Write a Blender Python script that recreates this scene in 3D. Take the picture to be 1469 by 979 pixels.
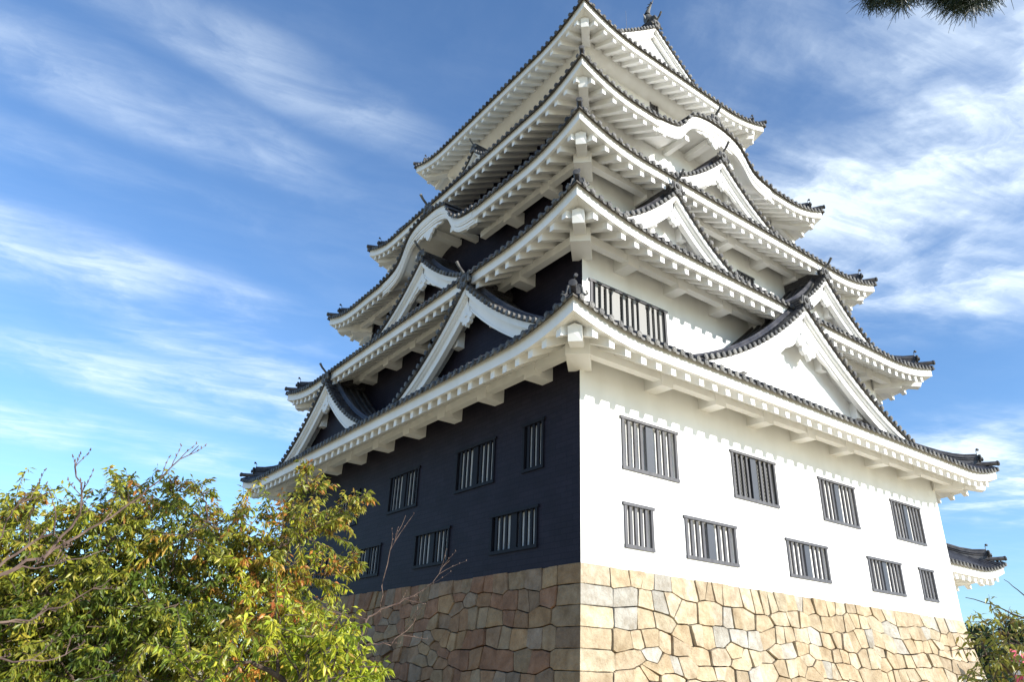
import bpy, bmesh, math, random
from mathutils import Vector, Matrix, noise

for o in list(bpy.data.objects): bpy.data.objects.remove(o)
scene = bpy.context.scene
COL = scene.collection
R_ = math.radians
random.seed(7)

# ------------------------------------------------------------------ camera
cam_d = bpy.data.cameras.new("camera"); cam = bpy.data.objects.new("camera", cam_d); COL.objects.link(cam)
CAMP = Vector((-11.005, -12.380, 2.630))
yaw, pitch, roll = R_(35.694), R_(25.109), R_(2.225)
fw = Vector((math.sin(yaw)*math.cos(pitch), math.cos(yaw)*math.cos(pitch), math.sin(pitch)))
rt = Vector((math.cos(yaw), -math.sin(yaw), 0)); up = rt.cross(fw)
rt2 = rt*math.cos(roll) + up*math.sin(roll); up2 = -rt*math.sin(roll) + up*math.cos(roll)
m = Matrix((rt2, up2, -fw)).transposed().to_4x4(); m.translation = CAMP
cam.matrix_world = m
cam_d.sensor_width = 36; cam_d.lens = 25.255; cam_d.clip_start = 0.1; cam_d.clip_end = 4000
scene.camera = cam
scene.render.resolution_x = 1024; scene.render.resolution_y = 683
FPX = 1030.55
def ray(px, py):
    """direction through a point of the view (used to place far trees where they stand)"""
    d = fw + rt2*((px-734.5)/FPX) - up2*((py-489.5)/FPX)
    return d.normalized()

# ------------------------------------------------------------------ light
SUN_EL, SUN_REL = R_(21.0), R_(23.0)
sun_dir = Vector((math.sin(SUN_REL)*math.cos(SUN_EL), -math.cos(SUN_REL)*math.cos(SUN_EL), math.sin(SUN_EL)))
sd = bpy.data.lights.new("sun", 'SUN'); sd.energy = 4.6; sd.angle = R_(0.5); sd.color = (1.0, 0.955, 0.88)
so = bpy.data.objects.new("sun", sd); COL.objects.link(so)
so.rotation_euler = (-sun_dir).to_track_quat('-Z', 'Y').to_euler(); so.location = (20, -40, 60)

w = bpy.data.worlds.new("World"); scene.world = w; w.use_nodes = True
nt = w.node_tree; N = nt.nodes; L = nt.links
for n in list(N): N.remove(n)
out = N.new('ShaderNodeOutputWorld'); bg = N.new('ShaderNodeBackground'); L.new(bg.outputs[0], out.inputs[0])
sky = N.new('ShaderNodeTexSky'); sky.sky_type = 'NISHITA'; sky.sun_disc = False
sky.sun_elevation = SUN_EL; sky.sun_rotation = math.atan2(sun_dir.x, sun_dir.y)
sky.air_density = 1.0; sky.dust_density = 0.6; sky.ozone_density = 1.6; sky.altitude = 50
bg.inputs[1].default_value = 0.11
def math_n(op, a=None, b=None, c=None, clamp=False):
    n = N.new('ShaderNodeMath'); n.operation = op; n.use_clamp = clamp
    for i, v in enumerate((a, b, c)):
        if v is None: continue
        if isinstance(v, (int, float)): n.inputs[i].default_value = v
        else: L.new(v, n.inputs[i])
    return n.outputs[0]
tc = N.new('ShaderNodeTexCoord'); sep = N.new('ShaderNodeSeparateXYZ'); L.new(tc.outputs['Generated'], sep.inputs[0])
zz = math_n('MAXIMUM', sep.outputs[2], 0.04)
cx = math_n('DIVIDE', sep.outputs[0], zz); cy = math_n('DIVIDE', sep.outputs[1], zz)
def comb(x, y, z=0.0):
    n = N.new('ShaderNodeCombineXYZ'); L.new(x, n.inputs[0]); L.new(y, n.inputs[1]); n.inputs[2].default_value = z
    return n.outputs[0]
def noise_n(vec, scale, detail=6, rough=0.55, dist=0.0):
    n = N.new('ShaderNodeTexNoise'); L.new(vec, n.inputs['Vector']); n.inputs['Scale'].default_value = scale
    n.inputs['Detail'].default_value = detail; n.inputs['Roughness'].default_value = rough; n.inputs['Distortion'].default_value = dist
    return n.outputs[0]
def smooth(v, a, b, lo=0.0, hi=1.0):
    n = N.new('ShaderNodeMapRange'); n.interpolation_type = 'SMOOTHSTEP'; L.new(v, n.inputs[0])
    n.inputs[1].default_value = a; n.inputs[2].default_value = b; n.inputs[3].default_value = lo; n.inputs[4].default_value = hi
    return n.outputs[0]
def blob(x0, y0, rx, ry):
    """soft patch of cloud cover at a place of the cloud sheet"""
    a = math_n('POWER', math_n('DIVIDE', math_n('SUBTRACT', cx, x0), rx), 2)
    b = math_n('POWER', math_n('DIVIDE', math_n('SUBTRACT', cy, y0), ry), 2)
    return smooth(math_n('ADD', a, b), 0.0, 1.0, 1.0, 0.0)
streak_v = comb(math_n('ADD', math_n('MULTIPLY', cx, 0.8), math_n('MULTIPLY', cy, 0.12)), math_n('ADD', math_n('MULTIPLY', cy, 2.0), math_n('MULTIPLY', cx, 0.35)), 3.3)
fine = noise_n(streak_v, 2.2, 10, 0.6, 0.35)
soft = noise_n(comb(cx, cy, 1.7), 1.6, 8, 0.58, 0.3)
cover = None
for (x0, y0, rx, ry, amp) in ((0.0, 1.33, 0.55, 0.16, .40), (0.25, 1.08, 0.5, 0.12, .32), (-0.05, 1.62, .5, .12, .25), (0.15, 2.15, 0.9, 0.32, .68), (1.5, .5, 1.1, .75, .6),
                             (0.6, 2.5, .6, .2, .5), (0.9, 3.0, 1.5, 0.45, .7), (0.2, 4.0, 2.5, .5, .45), (1.45, 0.55, 0.42, 0.3, .75),
                             (1.3, 0.28, 0.35, 0.3, .75), (1.8, .75, .5, .2, .5), (4.2, 1.4, 1.5, 1.0, 1.3), (2.2, .4, .5, .4, .5)):
    b = math_n('MULTIPLY', blob(x0, y0, rx, ry), amp)
    cover = b if cover is None else math_n('ADD', cover, b)
cover = math_n('ADD', cover, 0.07)
wisp = noise_n(comb(math_n('ADD', math_n('MULTIPLY', cx, 1.6), math_n('MULTIPLY', soft, 1.3)), math_n('ADD', math_n('MULTIPLY', cy, 3.6), math_n('MULTIPLY', cx, 0.9)), 8.1), 2.6, 12, 0.62, 0.5)
patch = smooth(soft, 0.36, 0.66)
tex = math_n('ADD', math_n('MULTIPLY', patch, math_n('ADD', math_n('MULTIPLY', smooth(wisp, 0.30, 0.76), .85), 0.36)), math_n('MULTIPLY', smooth(fine, 0.45, 0.8), 0.45))
dens = math_n('MULTIPLY', cover, math_n('ADD', tex, 0.05), clamp=True)
dens = math_n('MULTIPLY', dens, 0.8)
tint = N.new('ShaderNodeMixRGB'); tint.blend_type = 'MULTIPLY'; tint.inputs[0].default_value = 1.0
L.new(sky.outputs[0], tint.inputs[1]); tint.inputs[2].default_value = (.83, 1.11, 1.40, 1)
mix = N.new('ShaderNodeMixRGB'); L.new(dens, mix.inputs[0]); L.new(tint.outputs[0], mix.inputs[1])
mix.inputs[2].default_value = (6.4, 7.2, 7.9, 1)
L.new(mix.outputs[0], bg.inputs[0])

scene.view_settings.view_transform = 'Standard'; scene.view_settings.look = 'None'
scene.view_settings.exposure = 0.72; scene.view_settings.gamma = 1.0
scene.view_settings.use_curve_mapping = False
scene.render.engine = 'CYCLES'
try:
    scene.cycles.max_bounces = 8; scene.cycles.diffuse_bounces = 5
except Exception: pass

# ------------------------------------------------------------------ materials
def mat(name, col, rough=0.7, spec=0.5, metal=0.0):
    mt = bpy.data.materials.new(name); mt.use_nodes = True
    b = mt.node_tree.nodes['Principled BSDF']
    b.inputs['Base Color'].default_value = (*col, 1); b.inputs['Roughness'].default_value = rough
    b.inputs['Metallic'].default_value = metal; b.inputs['Specular IOR Level'].default_value = spec
    return mt
def vary(mt, c1, c2, scale=3.0, detail=5, lo=0.35, hi=0.65, bump=0.0, bscale=30.0, dist=0.02, coord='Object', stretch=None, rough=None):
    nt = mt.node_tree; n = nt.nodes; l = nt.links; b = n['Principled BSDF']
    t = n.new('ShaderNodeTexCoord'); src = t.outputs[coord]
    if stretch:
        mp = n.new('ShaderNodeMapping'); mp.inputs['Scale'].default_value = stretch; l.new(src, mp.inputs[0]); src = mp.outputs[0]
    no = n.new('ShaderNodeTexNoise'); no.inputs['Scale'].default_value = scale; no.inputs['Detail'].default_value = detail
    l.new(src, no.inputs['Vector'])
    r = n.new('ShaderNodeValToRGB'); r.color_ramp.elements[0].position = lo; r.color_ramp.elements[1].position = hi
    r.color_ramp.elements[0].color = (*c1, 1); r.color_ramp.elements[1].color = (*c2, 1)
    l.new(no.outputs[0], r.inputs[0]); l.new(r.outputs[0], b.inputs['Base Color'])
    if bump:
        n2 = n.new('ShaderNodeTexNoise'); n2.inputs['Scale'].default_value = bscale; n2.inputs['Detail'].default_value = 6
        l.new(t.outputs[coord], n2.inputs['Vector'])
        bp = n.new('ShaderNodeBump'); bp.inputs['Strength'].default_value = bump; bp.inputs['Distance'].default_value = dist
        l.new(n2.outputs[0], bp.inputs['Height']); l.new(bp.outputs[0], b.inputs['Normal'])
    if rough:
        rr = n.new('ShaderNodeMapRange'); rr.inputs[3].default_value = rough[0]; rr.inputs[4].default_value = rough[1]
        l.new(no.outputs[0], rr.inputs[0]); l.new(rr.outputs[0], b.inputs['Roughness'])
    return r
M = {}
M['plaster'] = mat('white_plaster', (.80, .79, .76), .75, .3); vary(M['plaster'], (.78, .77, .745), (.86, .855, .84), 1.1, 6, .28, .6, .12, 14, .01, stretch=(1, 1, .35))
M['tile'] = mat('roof_tile', (.1, .1, .11), .4, .5); vary(M['tile'], (.018, .017, .021), (.075, .07, .073), 3.5, 6, .3, .7, .25, 40, .01, rough=(.32, .55))
M['tile_end'] = mat('tile_end', (.24, .23, .21), .6, .4); vary(M['tile_end'], (.035, .034, .036), (.17, .163, .15), 2.6, 5, .35, .65, .2, 50, .01)
M['tile_edge'] = mat('tile_edge', (.07, .06, .05), .7, .3); vary(M['tile_edge'], (.04, .034, .03), (.10, .088, .07), 3, 4)
M['iron'] = mat('black_iron_plate', (.02, .02, .03), .6, .12)
def iron():
    nt = M['iron'].node_tree; n = nt.nodes; l = nt.links; b = n['Principled BSDF']
    t = n.new('ShaderNodeTexCoord'); s = n.new('ShaderNodeSeparateXYZ'); l.new(t.outputs['Object'], s.inputs[0])
    c = n.new('ShaderNodeCombineXYZ'); l.new(s.outputs[1], c.inputs[0]); l.new(s.outputs[2], c.inputs[1])
    br = n.new('ShaderNodeTexBrick'); l.new(c.outputs[0], br.inputs[0])
    br.inputs['Scale'].default_value = 1.0; br.inputs['Brick Width'].default_value = .42; br.inputs['Row Height'].default_value = .14
    br.inputs['Mortar Size'].default_value = .008; br.inputs['Color1'].default_value = (.025, .024, .035, 1); br.inputs['Color2'].default_value = (.032, .030, .043, 1)
    br.inputs['Mortar'].default_value = (.017, .017, .028, 1); br.offset = .5
    no = n.new('ShaderNodeTexNoise'); no.inputs['Scale'].default_value = 1.2; no.inputs['Detail'].default_value = 6; l.new(t.outputs['Object'], no.inputs['Vector'])
    mx = n.new('ShaderNodeMixRGB'); mx.blend_type = 'MULTIPLY'; mx.inputs[0].default_value = .55
    l.new(br.outputs[0], mx.inputs[1]); l.new(no.outputs[0], mx.inputs[2]); 
    g = n.new('ShaderNodeMixRGB'); g.blend_type = 'MULTIPLY'; g.inputs[0].default_value = 1; g.inputs[2].default_value = (.82, .74, .84, 1); l.new(mx.outputs[0], g.inputs[1])
    l.new(g.outputs[0], b.inputs['Base Color'])
    bp = n.new('ShaderNodeBump'); bp.inputs['Strength'].default_value = .22; bp.inputs['Distance'].default_value = .005; bp.invert = True
    l.new(br.outputs[1], bp.inputs['Height'])
    n3 = n.new('ShaderNodeTexNoise'); n3.inputs['Scale'].default_value = 9; l.new(t.outputs['Object'], n3.inputs['Vector'])
    b2 = n.new('ShaderNodeBump'); b2.inputs['Strength'].default_value = .25; b2.inputs['Distance'].default_value = .02
    l.new(n3.outputs[0], b2.inputs['Height']); l.new(bp.outputs[0], b2.inputs['Normal']); l.new(b2.outputs[0], b.inputs['Normal'])
iron()
M['frame'] = mat('grey_painted_wood', (.16, .155, .16), .55, .4); vary(M['frame'], (.05, .049, .056), (.085, .083, .092), 4, 5, stretch=(3, 3, .5))
M['frame_black'] = mat('black_painted_wood', (.008, .008, .013), .6, .15)
M['panel'] = mat('shutter_panel', (.042, .048, .064), .5, .4)
M['dark'] = mat('dark_interior', (.02, .02, .02), .9, .1)
M['bar_light'] = mat('pale_painted_bars', (.26, .255, .245), .6, .3)
M['net'] = mat('perforated_plate', (.05, .05, .05), .7, .2)
def netmat():
    nt = M['net'].node_tree; n = nt.nodes; l = nt.links; t = n.new('ShaderNodeTexCoord'); v = n.new('ShaderNodeTexChecker')
    l.new(t.outputs['Object'], v.inputs[0]); v.inputs['Scale'].default_value = 18; v.inputs['Color1'].default_value = (.012, .012, .012, 1); v.inputs['Color2'].default_value = (.16, .16, .15, 1)
    l.new(v.outputs[0], n['Principled BSDF'].inputs['Base Color'])
netmat()
M['metal'] = mat('grey_metal', (.35, .35, .36), .35, .5, .8)
M['wire'] = mat('dark_cable', (.03, .03, .03), .6)
M['bark'] = mat('bark', (.09, .06, .045), .9, .2); vary(M['bark'], (.045, .03, .025), (.16, .115, .085), 9, 7, .3, .7, .6, 22, .03)
M['twig'] = mat('pale_twig', (.28, .2, .17), .85, .2); vary(M['twig'], (.07, .045, .04), (.18, .125, .10), 12, 4)
M['ground'] = mat('sandy_ground', (.42, .36, .27), .95, .1); vary(M['ground'], (.48, .385, .215), (.61, .51, .33), .35, 8, .3, .7, .3, 8, .05)
M['grass'] = mat('lawn', (.07, .1, .03), .95, .1); vary(M['grass'], (.05, .08, .02), (.11, .13, .04), 1.2, 7)
M['red'] = mat('pink_cloth', (.75, .12, .2), .8, .2); M['whitecloth'] = mat('white_cloth', (.8, .8, .8), .8, .2)

def leafmat(name, trans=.35):
    mt = bpy.data.materials.new(name); mt.use_nodes = True
    nt = mt.node_tree; n = nt.nodes; l = nt.links; b = n['Principled BSDF']; o = n['Material Output']
    a = n.new('ShaderNodeAttribute'); a.attribute_name = 'tone'
    l.new(a.outputs['Color'], b.inputs['Base Color']); b.inputs['Roughness'].default_value = .42
    tr = n.new('ShaderNodeBsdfTranslucent'); l.new(a.outputs['Color'], tr.inputs[0])
    mx = n.new('ShaderNodeMixShader'); mx.inputs[0].default_value = trans
    l.new(b.outputs[0], mx.inputs[1]); l.new(tr.outputs[0], mx.inputs[2]); l.new(mx.outputs[0], o.inputs[0])
    return mt
M['leaf'] = leafmat('leaf')
M['needle'] = leafmat('needle', .15)
def stonemat():
    mt = bpy.data.materials.new('cut_granite'); mt.use_nodes = True
    nt = mt.node_tree; n = nt.nodes; l = nt.links; b = n['Principled BSDF']
    a = n.new('ShaderNodeAttribute'); a.attribute_name = 'tone'
    t = n.new('ShaderNodeTexCoord')
    no = n.new('ShaderNodeTexNoise'); no.inputs['Scale'].default_value = 3.2; no.inputs['Detail'].default_value = 9; no.inputs['Roughness'].default_value = .65; l.new(t.outputs['Object'], no.inputs['Vector'])
    r = n.new('ShaderNodeValToRGB'); r.color_ramp.elements[0].position = .3; r.color_ramp.elements[1].position = .68
    r.color_ramp.elements[0].color = (.62, .54, .46, 1); r.color_ramp.elements[1].color = (1.08, 1.06, 1.03, 1); l.new(no.outputs[0], r.inputs[0])
    mx = n.new('ShaderNodeMixRGB'); mx.blend_type = 'MULTIPLY'; mx.inputs[0].default_value = 1
    l.new(a.outputs['Color'], mx.inputs[1]); l.new(r.outputs[0], mx.inputs[2])
    sp = n.new('ShaderNodeTexNoise'); sp.inputs['Scale'].default_value = 60; sp.inputs['Detail'].default_value = 2; l.new(t.outputs['Object'], sp.inputs['Vector'])
    r2 = n.new('ShaderNodeValToRGB'); r2.color_ramp.elements[0].position = .3; r2.color_ramp.elements[1].position = .5
    r2.color_ramp.elements[0].color = (.72, .7, .68, 1); r2.color_ramp.elements[1].color = (1, 1, 1, 1); l.new(sp.outputs[0], r2.inputs[0])
    m2 = n.new('ShaderNodeMixRGB'); m2.blend_type = 'MULTIPLY'; m2.inputs[0].default_value = .7
    l.new(mx.outputs[0], m2.inputs[1]); l.new(r2.outputs[0], m2.inputs[2]); l.new(m2.outputs[0], b.inputs['Base Color'])
    b.inputs['Roughness'].default_value = .85; b.inputs['Specular IOR Level'].default_value = .25
    n2 = n.new('ShaderNodeTexNoise'); n2.inputs['Scale'].default_value = 7; n2.inputs['Detail'].default_value = 9; n2.inputs['Roughness'].default_value = .62; l.new(t.outputs['Object'], n2.inputs['Vector'])
    bp = n.new('ShaderNodeBump'); bp.inputs['Strength'].default_value = .75; bp.inputs['Distance'].default_value = .09
    l.new(n2.outputs[0], bp.inputs['Height']); l.new(bp.outputs[0], b.inputs['Normal'])
    return mt
M['stone'] = stonemat()

# ------------------------------------------------------------------ mesh helpers
WLOC = {}
def empty(name, loc):
    o = bpy.data.objects.new(name, None); COL.objects.link(o); o.location = loc; o.empty_display_size = .5
    WLOC[o.name] = Vector(loc); return o
def tag(o, label=None, cat=None, group=None, kind=None):
    if label: o['label'] = label
    if cat: o['category'] = cat
    if group: o['group'] = group
    if kind: o['kind'] = kind
    return o
class MB:
    def __init__(s): s.v = []; s.f = []; s.m = []; s.t = []
    def add(s, vs, fs, mi=0, tone=None):
        b = len(s.v); s.v += [tuple(p) for p in vs]
        for f in fs: s.f.append(tuple(b+i for i in f)); s.m.append(mi); s.t.append(tone)
    def quad(s, a, b, c, d, mi=0): s.add((a, b, c, d), ((0, 1, 2, 3),), mi)
    def box(s, F, u0, u1, e0, e1, z0, z1, mi=0):
        p = [F(u, e, z) for z in (z0, z1) for e in (e0, e1) for u in (u0, u1)]
        s.add(p, ((0, 1, 3, 2), (4, 6, 7, 5), (0, 4, 5, 1), (2, 3, 7, 6), (0, 2, 6, 4), (1, 5, 7, 3)), mi)
    def hexa(s, p, mi=0):
        s.add(p, ((0, 1, 2, 3), (7, 6, 5, 4), (0, 4, 5, 1), (1, 5, 6, 2), (2, 6, 7, 3), (3, 7, 4, 0)), mi)
    def prism(s, pts, d, mi=0):
        """closed outline pts (Vectors) pushed by vector d"""
        n = len(pts); p = [Vector(q) for q in pts]; q = [x+d for x in p]
        s.add(p+q, [tuple(range(n)), tuple(range(2*n-1, n-1, -1))] + [(i, (i+1) % n, n+(i+1) % n, n+i) for i in range(n)], mi)
    def sheet(s, rows, mi=0):
        nr = len(rows); nc = len(rows[0]); vs = [p for r in rows for p in r]
        s.add(vs, [(i*nc+j, i*nc+j+1, (i+1)*nc+j+1, (i+1)*nc+j) for i in range(nr-1) for j in range(nc-1)], mi)
    def tube(s, path, rad, seg=8, mi=0, arc=None, up=Vector((0, 0, 1)), cap=True, tone=None):
        path = [Vector(p) for p in path]; n = len(path); rings = []
        for i, p in enumerate(path):
            t = (path[min(i+1, n-1)]-path[max(i-1, 0)]).normalized()
            a = t.cross(up)
            if a.length < 1e-4: a = t.cross(Vector((1, 0, 0)))
            a.normalize(); b = a.cross(t).normalized()
            r = rad[i] if isinstance(rad, (list, tuple)) else rad
            if arc: ang = [arc[0]+(arc[1]-arc[0])*k/seg for k in range(seg+1)]
            else: ang = [2*math.pi*k/seg for k in range(seg)]
            rings.append([p+a*math.cos(x)*r+b*math.sin(x)*r for x in ang])
        k = len(rings[0]); vs = [q for r in rings for q in r]; fs = []
        for i in range(n-1):
            for j in range(k-1 if arc else k):
                fs.append((i*k+j, i*k+(j+1) % k, (i+1)*k+(j+1) % k, (i+1)*k+j))
        if cap:
            fs.append(tuple(range(k))[::-1]); fs.append(tuple((n-1)*k+j for j in range(k)))
        s.add(vs, fs, mi, tone)
    def build(s, name, mats, parent=None, smooth=False, fix=True, origin=None):
        if not s.v: return None
        if not isinstance(mats, (list, tuple)): mats = [mats]
        if origin is None:
            lo = [min(p[i] for p in s.v) for i in range(3)]; hi = [max(p[i] for p in s.v) for i in range(3)]
            c = Vector(((lo[0]+hi[0])/2, (lo[1]+hi[1])/2, lo[2]))
        else: c = Vector(origin)
        me = bpy.data.meshes.new(name)
        me.from_pydata([(p[0]-c.x, p[1]-c.y, p[2]-c.z) for p in s.v], [], s.f)
        for mt in mats: me.materials.append(mt)
        me.polygons.foreach_set('material_index', s.m)
        if any(t is not None for t in s.t):
            at = me.attributes.new('tone', 'FLOAT_COLOR', 'FACE'); flat = []
            for t in s.t: flat += [*(t or (.3, .3, .3)), 1.0]
            at.data.foreach_set('color', flat)
        if fix:
            b = bmesh.new(); b.from_mesh(me); bmesh.ops.recalc_face_normals(b, faces=b.faces); b.to_mesh(me); b.free()
        if smooth:
            me.polygons.foreach_set('use_smooth', [True]*len(me.polygons))
            try: me.set_sharp_from_angle(angle=R_(40))
            except Exception: pass
        me.update()
        o = bpy.data.objects.new(name, me); COL.objects.link(o)
        WLOC[o.name] = c
        if parent is not None: o.parent = parent; o.location = c-WLOC[parent.name]
        else: o.location = c
        return o

def side_frame(rect, wv, side):
    """frame of one side of a storey: u along the eave (0 at the eave corner), e outward from the wall, z up"""
    x0, y0, x1, y1 = rect
    if side == 'front': return (lambda u, e, z: Vector((x0-wv+u, y0-e, z))), x1-x0+2*wv
    if side == 'left': return (lambda u, e, z: Vector((x0-e, y0-wv+u, z))), y1-y0+2*wv
    if side == 'back': return (lambda u, e, z: Vector((x0-wv+u, y1+e, z))), x1-x0+2*wv
    return (lambda u, e, z: Vector((x1+e, y0-wv+u, z))), y1-y0+2*wv

# ------------------------------------------------------------------ the keep
HX, HY = 18.0, 19.875
INS = [0, 1.023, 2.107, 3.246, 4.67]
ZF = [10.05, 14.17, 18.17, 22.03, 27.33]
RISE = [.43, .55, .57, .67, .66]
RR = [2.6, 3.6, 3.0, 2.8, 3.1]
W_ = 1.625
RECT = [(i, i, HX-i, HY-i) for i in INS]
keep = empty('castle_keep', (HX/2, HY/2, 5.0))
tag(keep, 'five-storey white castle keep with grey tiled roofs and one black iron-clad side', 'castle')

RAFTERS = []          # (distance, builder, roof object)
ORN = []

def ornament(mb, P, out, side, s=1.0, horn=1.0):
    """ridge-end ornament: a disc between two curled wings, facing 'out'; horn = round tile sticking up and out"""
    upv = Vector((0, 0, 1)); out = out.normalized(); side = side.normalized()
    def pt(a, b, c=0): return P+side*a*s+upv*b*s+out*c*s
    outl = [(-.10, -.12), (-.17, -.05), (-.17, .10), (-.12, .19), (0, .24), (.12, .19), (.17, .10), (.17, -.05), (.10, -.12)]
    mb.prism([pt(a, b, 0) for a, b in outl], out*.09*s, 0)
    mb.tube([pt(0, .06, .05), pt(0, .06, .13)], .095*s, 12, 0); mb.tube([pt(0, .06, .12), pt(0, .06, .15)], .06*s, 10, 0)
    for k in (-1, 1):
        path = [pt(k*(.10+.0), .22, .04), pt(k*.19, .18, .05), pt(k*.22, .06, .05), pt(k*.24, -.06, .05), pt(k*.31, -.12, .05), pt(k*.38, -.07, .05), pt(k*.36, 0, .05), pt(k*.31, -.02, .05)]
        mb.tube(path, [.03*s, .045*s, .045*s, .045*s, .045*s, .04*s, .035*s, .03*s], 6, 0)
    if horn:
        h = horn
        if h < 1:
            mb.tube([pt(0, .18, -.01), pt(.01, .30, .0), pt(.02, .42, -.01), pt(.0, .50, .03), pt(-.03, .53, .06)], [.03*s, .022*s, .02*s, .022*s, .03*s], 6, 0)
            mb.tube([pt(-.02, .52, .05), pt(-.05, .52, .13)], .06*s, 10, 0); return
        path = [pt(0, .16, -.05), pt(0, .16+.12*h, .10*h), pt(0, .16+.26*h, .26*h), pt(0, .16+.42*h, .38*h)]
        k = .65+.35*h; mb.tube(path, [.045*s*k, .045*s*k, .045*s*k, .052*s*k], 8, 0)

def roof_tier(owner, name, rect, ZF_, rise, rr, slope, curve, dmax, nxt=None, kara=None, hipcap=None, rafters=True, purlin=True, keepstuff=True, wv=W_, sides=('front', 'left', 'back', 'right'), dsides=None):
    """one hipped skirt roof. kara = {side: (uc, bump function, half width)}"""
    kara = kara or {}
    surf = MB(); fas = MB(); sof = MB(); pur = MB(); hips = MB()
    funcs = {}; HIPS = []; PUR = []
    for side in sides:
        F, U = side_frame(rect, wv, side)
        kb = kara.get(side)
        lr = side in ('left', 'right')
        dm = (dsides or {}).get(side, dmax)
        cap = hipcap if (lr and hipcap is not None) else 1e9
        hl = lambda d, cap=cap: min(d, cap)
        rz = lambda u: rise*max(0, 1-min(u, U-u)/rr)**2
        bump = (lambda u, kb=kb: kb[1](u-kb[0])) if kb else (lambda u: 0.0)
        Fz = lambda u: ZF_+rz(u)+bump(u)
        def S(u, d, ZF_=ZF_, rz=rz, bump=bump):
            zm = ZF_+rz(u)*max(0, 1-max(d, 0)/2.6)+.05+slope*d+curve*max(d, 0)**2
            b = bump(u)
            if b > .005: zm = max(zm, ZF_+rz(u)+b+.05+.06*d)
            return zm
        funcs[side] = (F, U, S)
        E = lambda d: wv-d
        # tiled surface
        ds = [-.115, 0, .15, .4, .8, 1.2, 1.7, 2.2, 2.8] + [3.4+.5*i for i in range(12)]
        ds = [d for d in ds if d < dm-.05]+[dm]
        nu = 150 if kb else 70
        rows = []
        for d in ds:
            a, b = hl(d), U-hl(d); rows.append([F(a+(b-a)*i/nu, E(d), S(a+(b-a)*i/nu, d)) for i in range(nu+1)])
        surf.sheet(rows, 0)
        # under-edge of the tiles and front lip
        us = [(-.115)+(U+.23)*i/nu for i in range(nu+1)]
        lip = [[F(u, wv+.115, S(min(max(u, 0), U), -.115)) for u in us], [F(u, wv+.115, S(min(max(u, 0), U), -.115)-.055) for u in us],
               [F(min(max(u, 0.0), U), wv, Fz(min(max(u, 0), U))+.003) for u in us]]
        surf.sheet(lip, 1)
        # cover-tile rolls with end discs
        n = int((U-.1)/.30); st = (U-n*.30)/2
        near = side in ('front', 'left')
        for i in range(n+1):
            u = st+i*.30; mu = min(u, U-u)
            dl = dm if cap <= mu else min(dm, max(mu, .05))
            if cap < mu: dl = dm
            npt = 9 if bump(u) > .005 else 5
            dd = [-.15+(dl+.15)*j/(npt-1) for j in range(npt)]
            path = [F(u, E(d), S(u, d)+.012) for d in dd]
            surf.tube(path, .072, 6, 0, arc=(0, math.pi), cap=False)
            c = F(u, E(-.155), S(u, -.15)+.022); o = (F(u, 1, 0)-F(u, 0, 0)); 
            surf.tube([c-o*.05, c+o*.012], .08, 10 if near else 6, 2)
            if near:
                surf.tube([c+o*.012, c+o*.022], .05, 8, 2)
            # curved lip tile between rolls
            if i < n:
                v = [F(u+.15+x, E(-.13), S(min(u+.15, U), -.125)+zq) for x, zq in ((-.08, .015), (-.05, -.012), (0, -.024), (.05, -.012), (.08, .015), (.08, -.045), (.05, -.075), (0, -.088), (-.05, -.075), (-.08, -.045))]
                surf.add(v, [(0, 1, 8, 9), (1, 2, 7, 8), (2, 3, 6, 7), (3, 4, 5, 6)], 2)
        # fascia
        nf = 150 if kb else 80
        for (d0, d1, za, zb) in ((0, .09, -.365, 0),):
            for j in range(nf):
                p = []
                for t in (j/nf, (j+1)/nf):
                    u0 = d0+(U-2*d0)*t; u1 = d1+(U-2*d1)*t
                    p.append([F(u0, E(d0), Fz(u0)+za), F(u0, E(d0), Fz(u0)+zb), F(u1, E(d1), Fz(u1)+zb), F(u1, E(d1), Fz(u1)+za)])
                a, b = p
                fas.add(a+b, ((0, 4, 5, 1), (0, 3, 7, 4), (2, 6, 7, 3), (1, 5, 6, 2)), 0)
        if kb:
            hw = kb[2]
            for (d0, d1, za, zb, ex) in ((-.02, .12, -.29, -.06, .0), (.07, .20, -.58, -.33, .12), (.04, .069, -.50, -.38, .08)):
                mm = 90; u0 = kb[0]-hw-ex; u1 = kb[0]+hw+ex
                for j in range(mm):
                    p = []
                    for t in (j/mm, (j+1)/mm):
                        u = u0+(u1-u0)*t
                        p.append([F(u, E(d0), Fz(u)+za), F(u, E(d0), Fz(u)+zb), F(u, E(d1), Fz(u)+zb), F(u, E(d1), Fz(u)+za)])
                    a, b = p; fs = [(0, 4, 5, 1), (0, 3, 7, 4), (2, 6, 7, 3), (1, 5, 6, 2)]
                    if j == 0: fs.append((0, 1, 2, 3))
                    if j == mm-1: fs.append((4, 7, 6, 5))
                    fas.add(a+b, fs, 0)
        # soffit
        def soff(u, d):
            z = ZF_+rz(u)*max(0, 1-max(0, d-.1)/1.6)-.36+.565*(d-.1)
            b = bump(u)
            if b > .02: z = max(z, ZF_+b-.42)
            return z
        rows = []
        for d in (.09, .3, .7, 1.1, wv+.02):
            a, b = d, U-d; rows.append([F(a+(b-a)*i/nu, E(d), soff(a+(b-a)*i/nu, d)) for i in range(nu+1)])
        sof.sheet(rows, 0)
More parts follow.
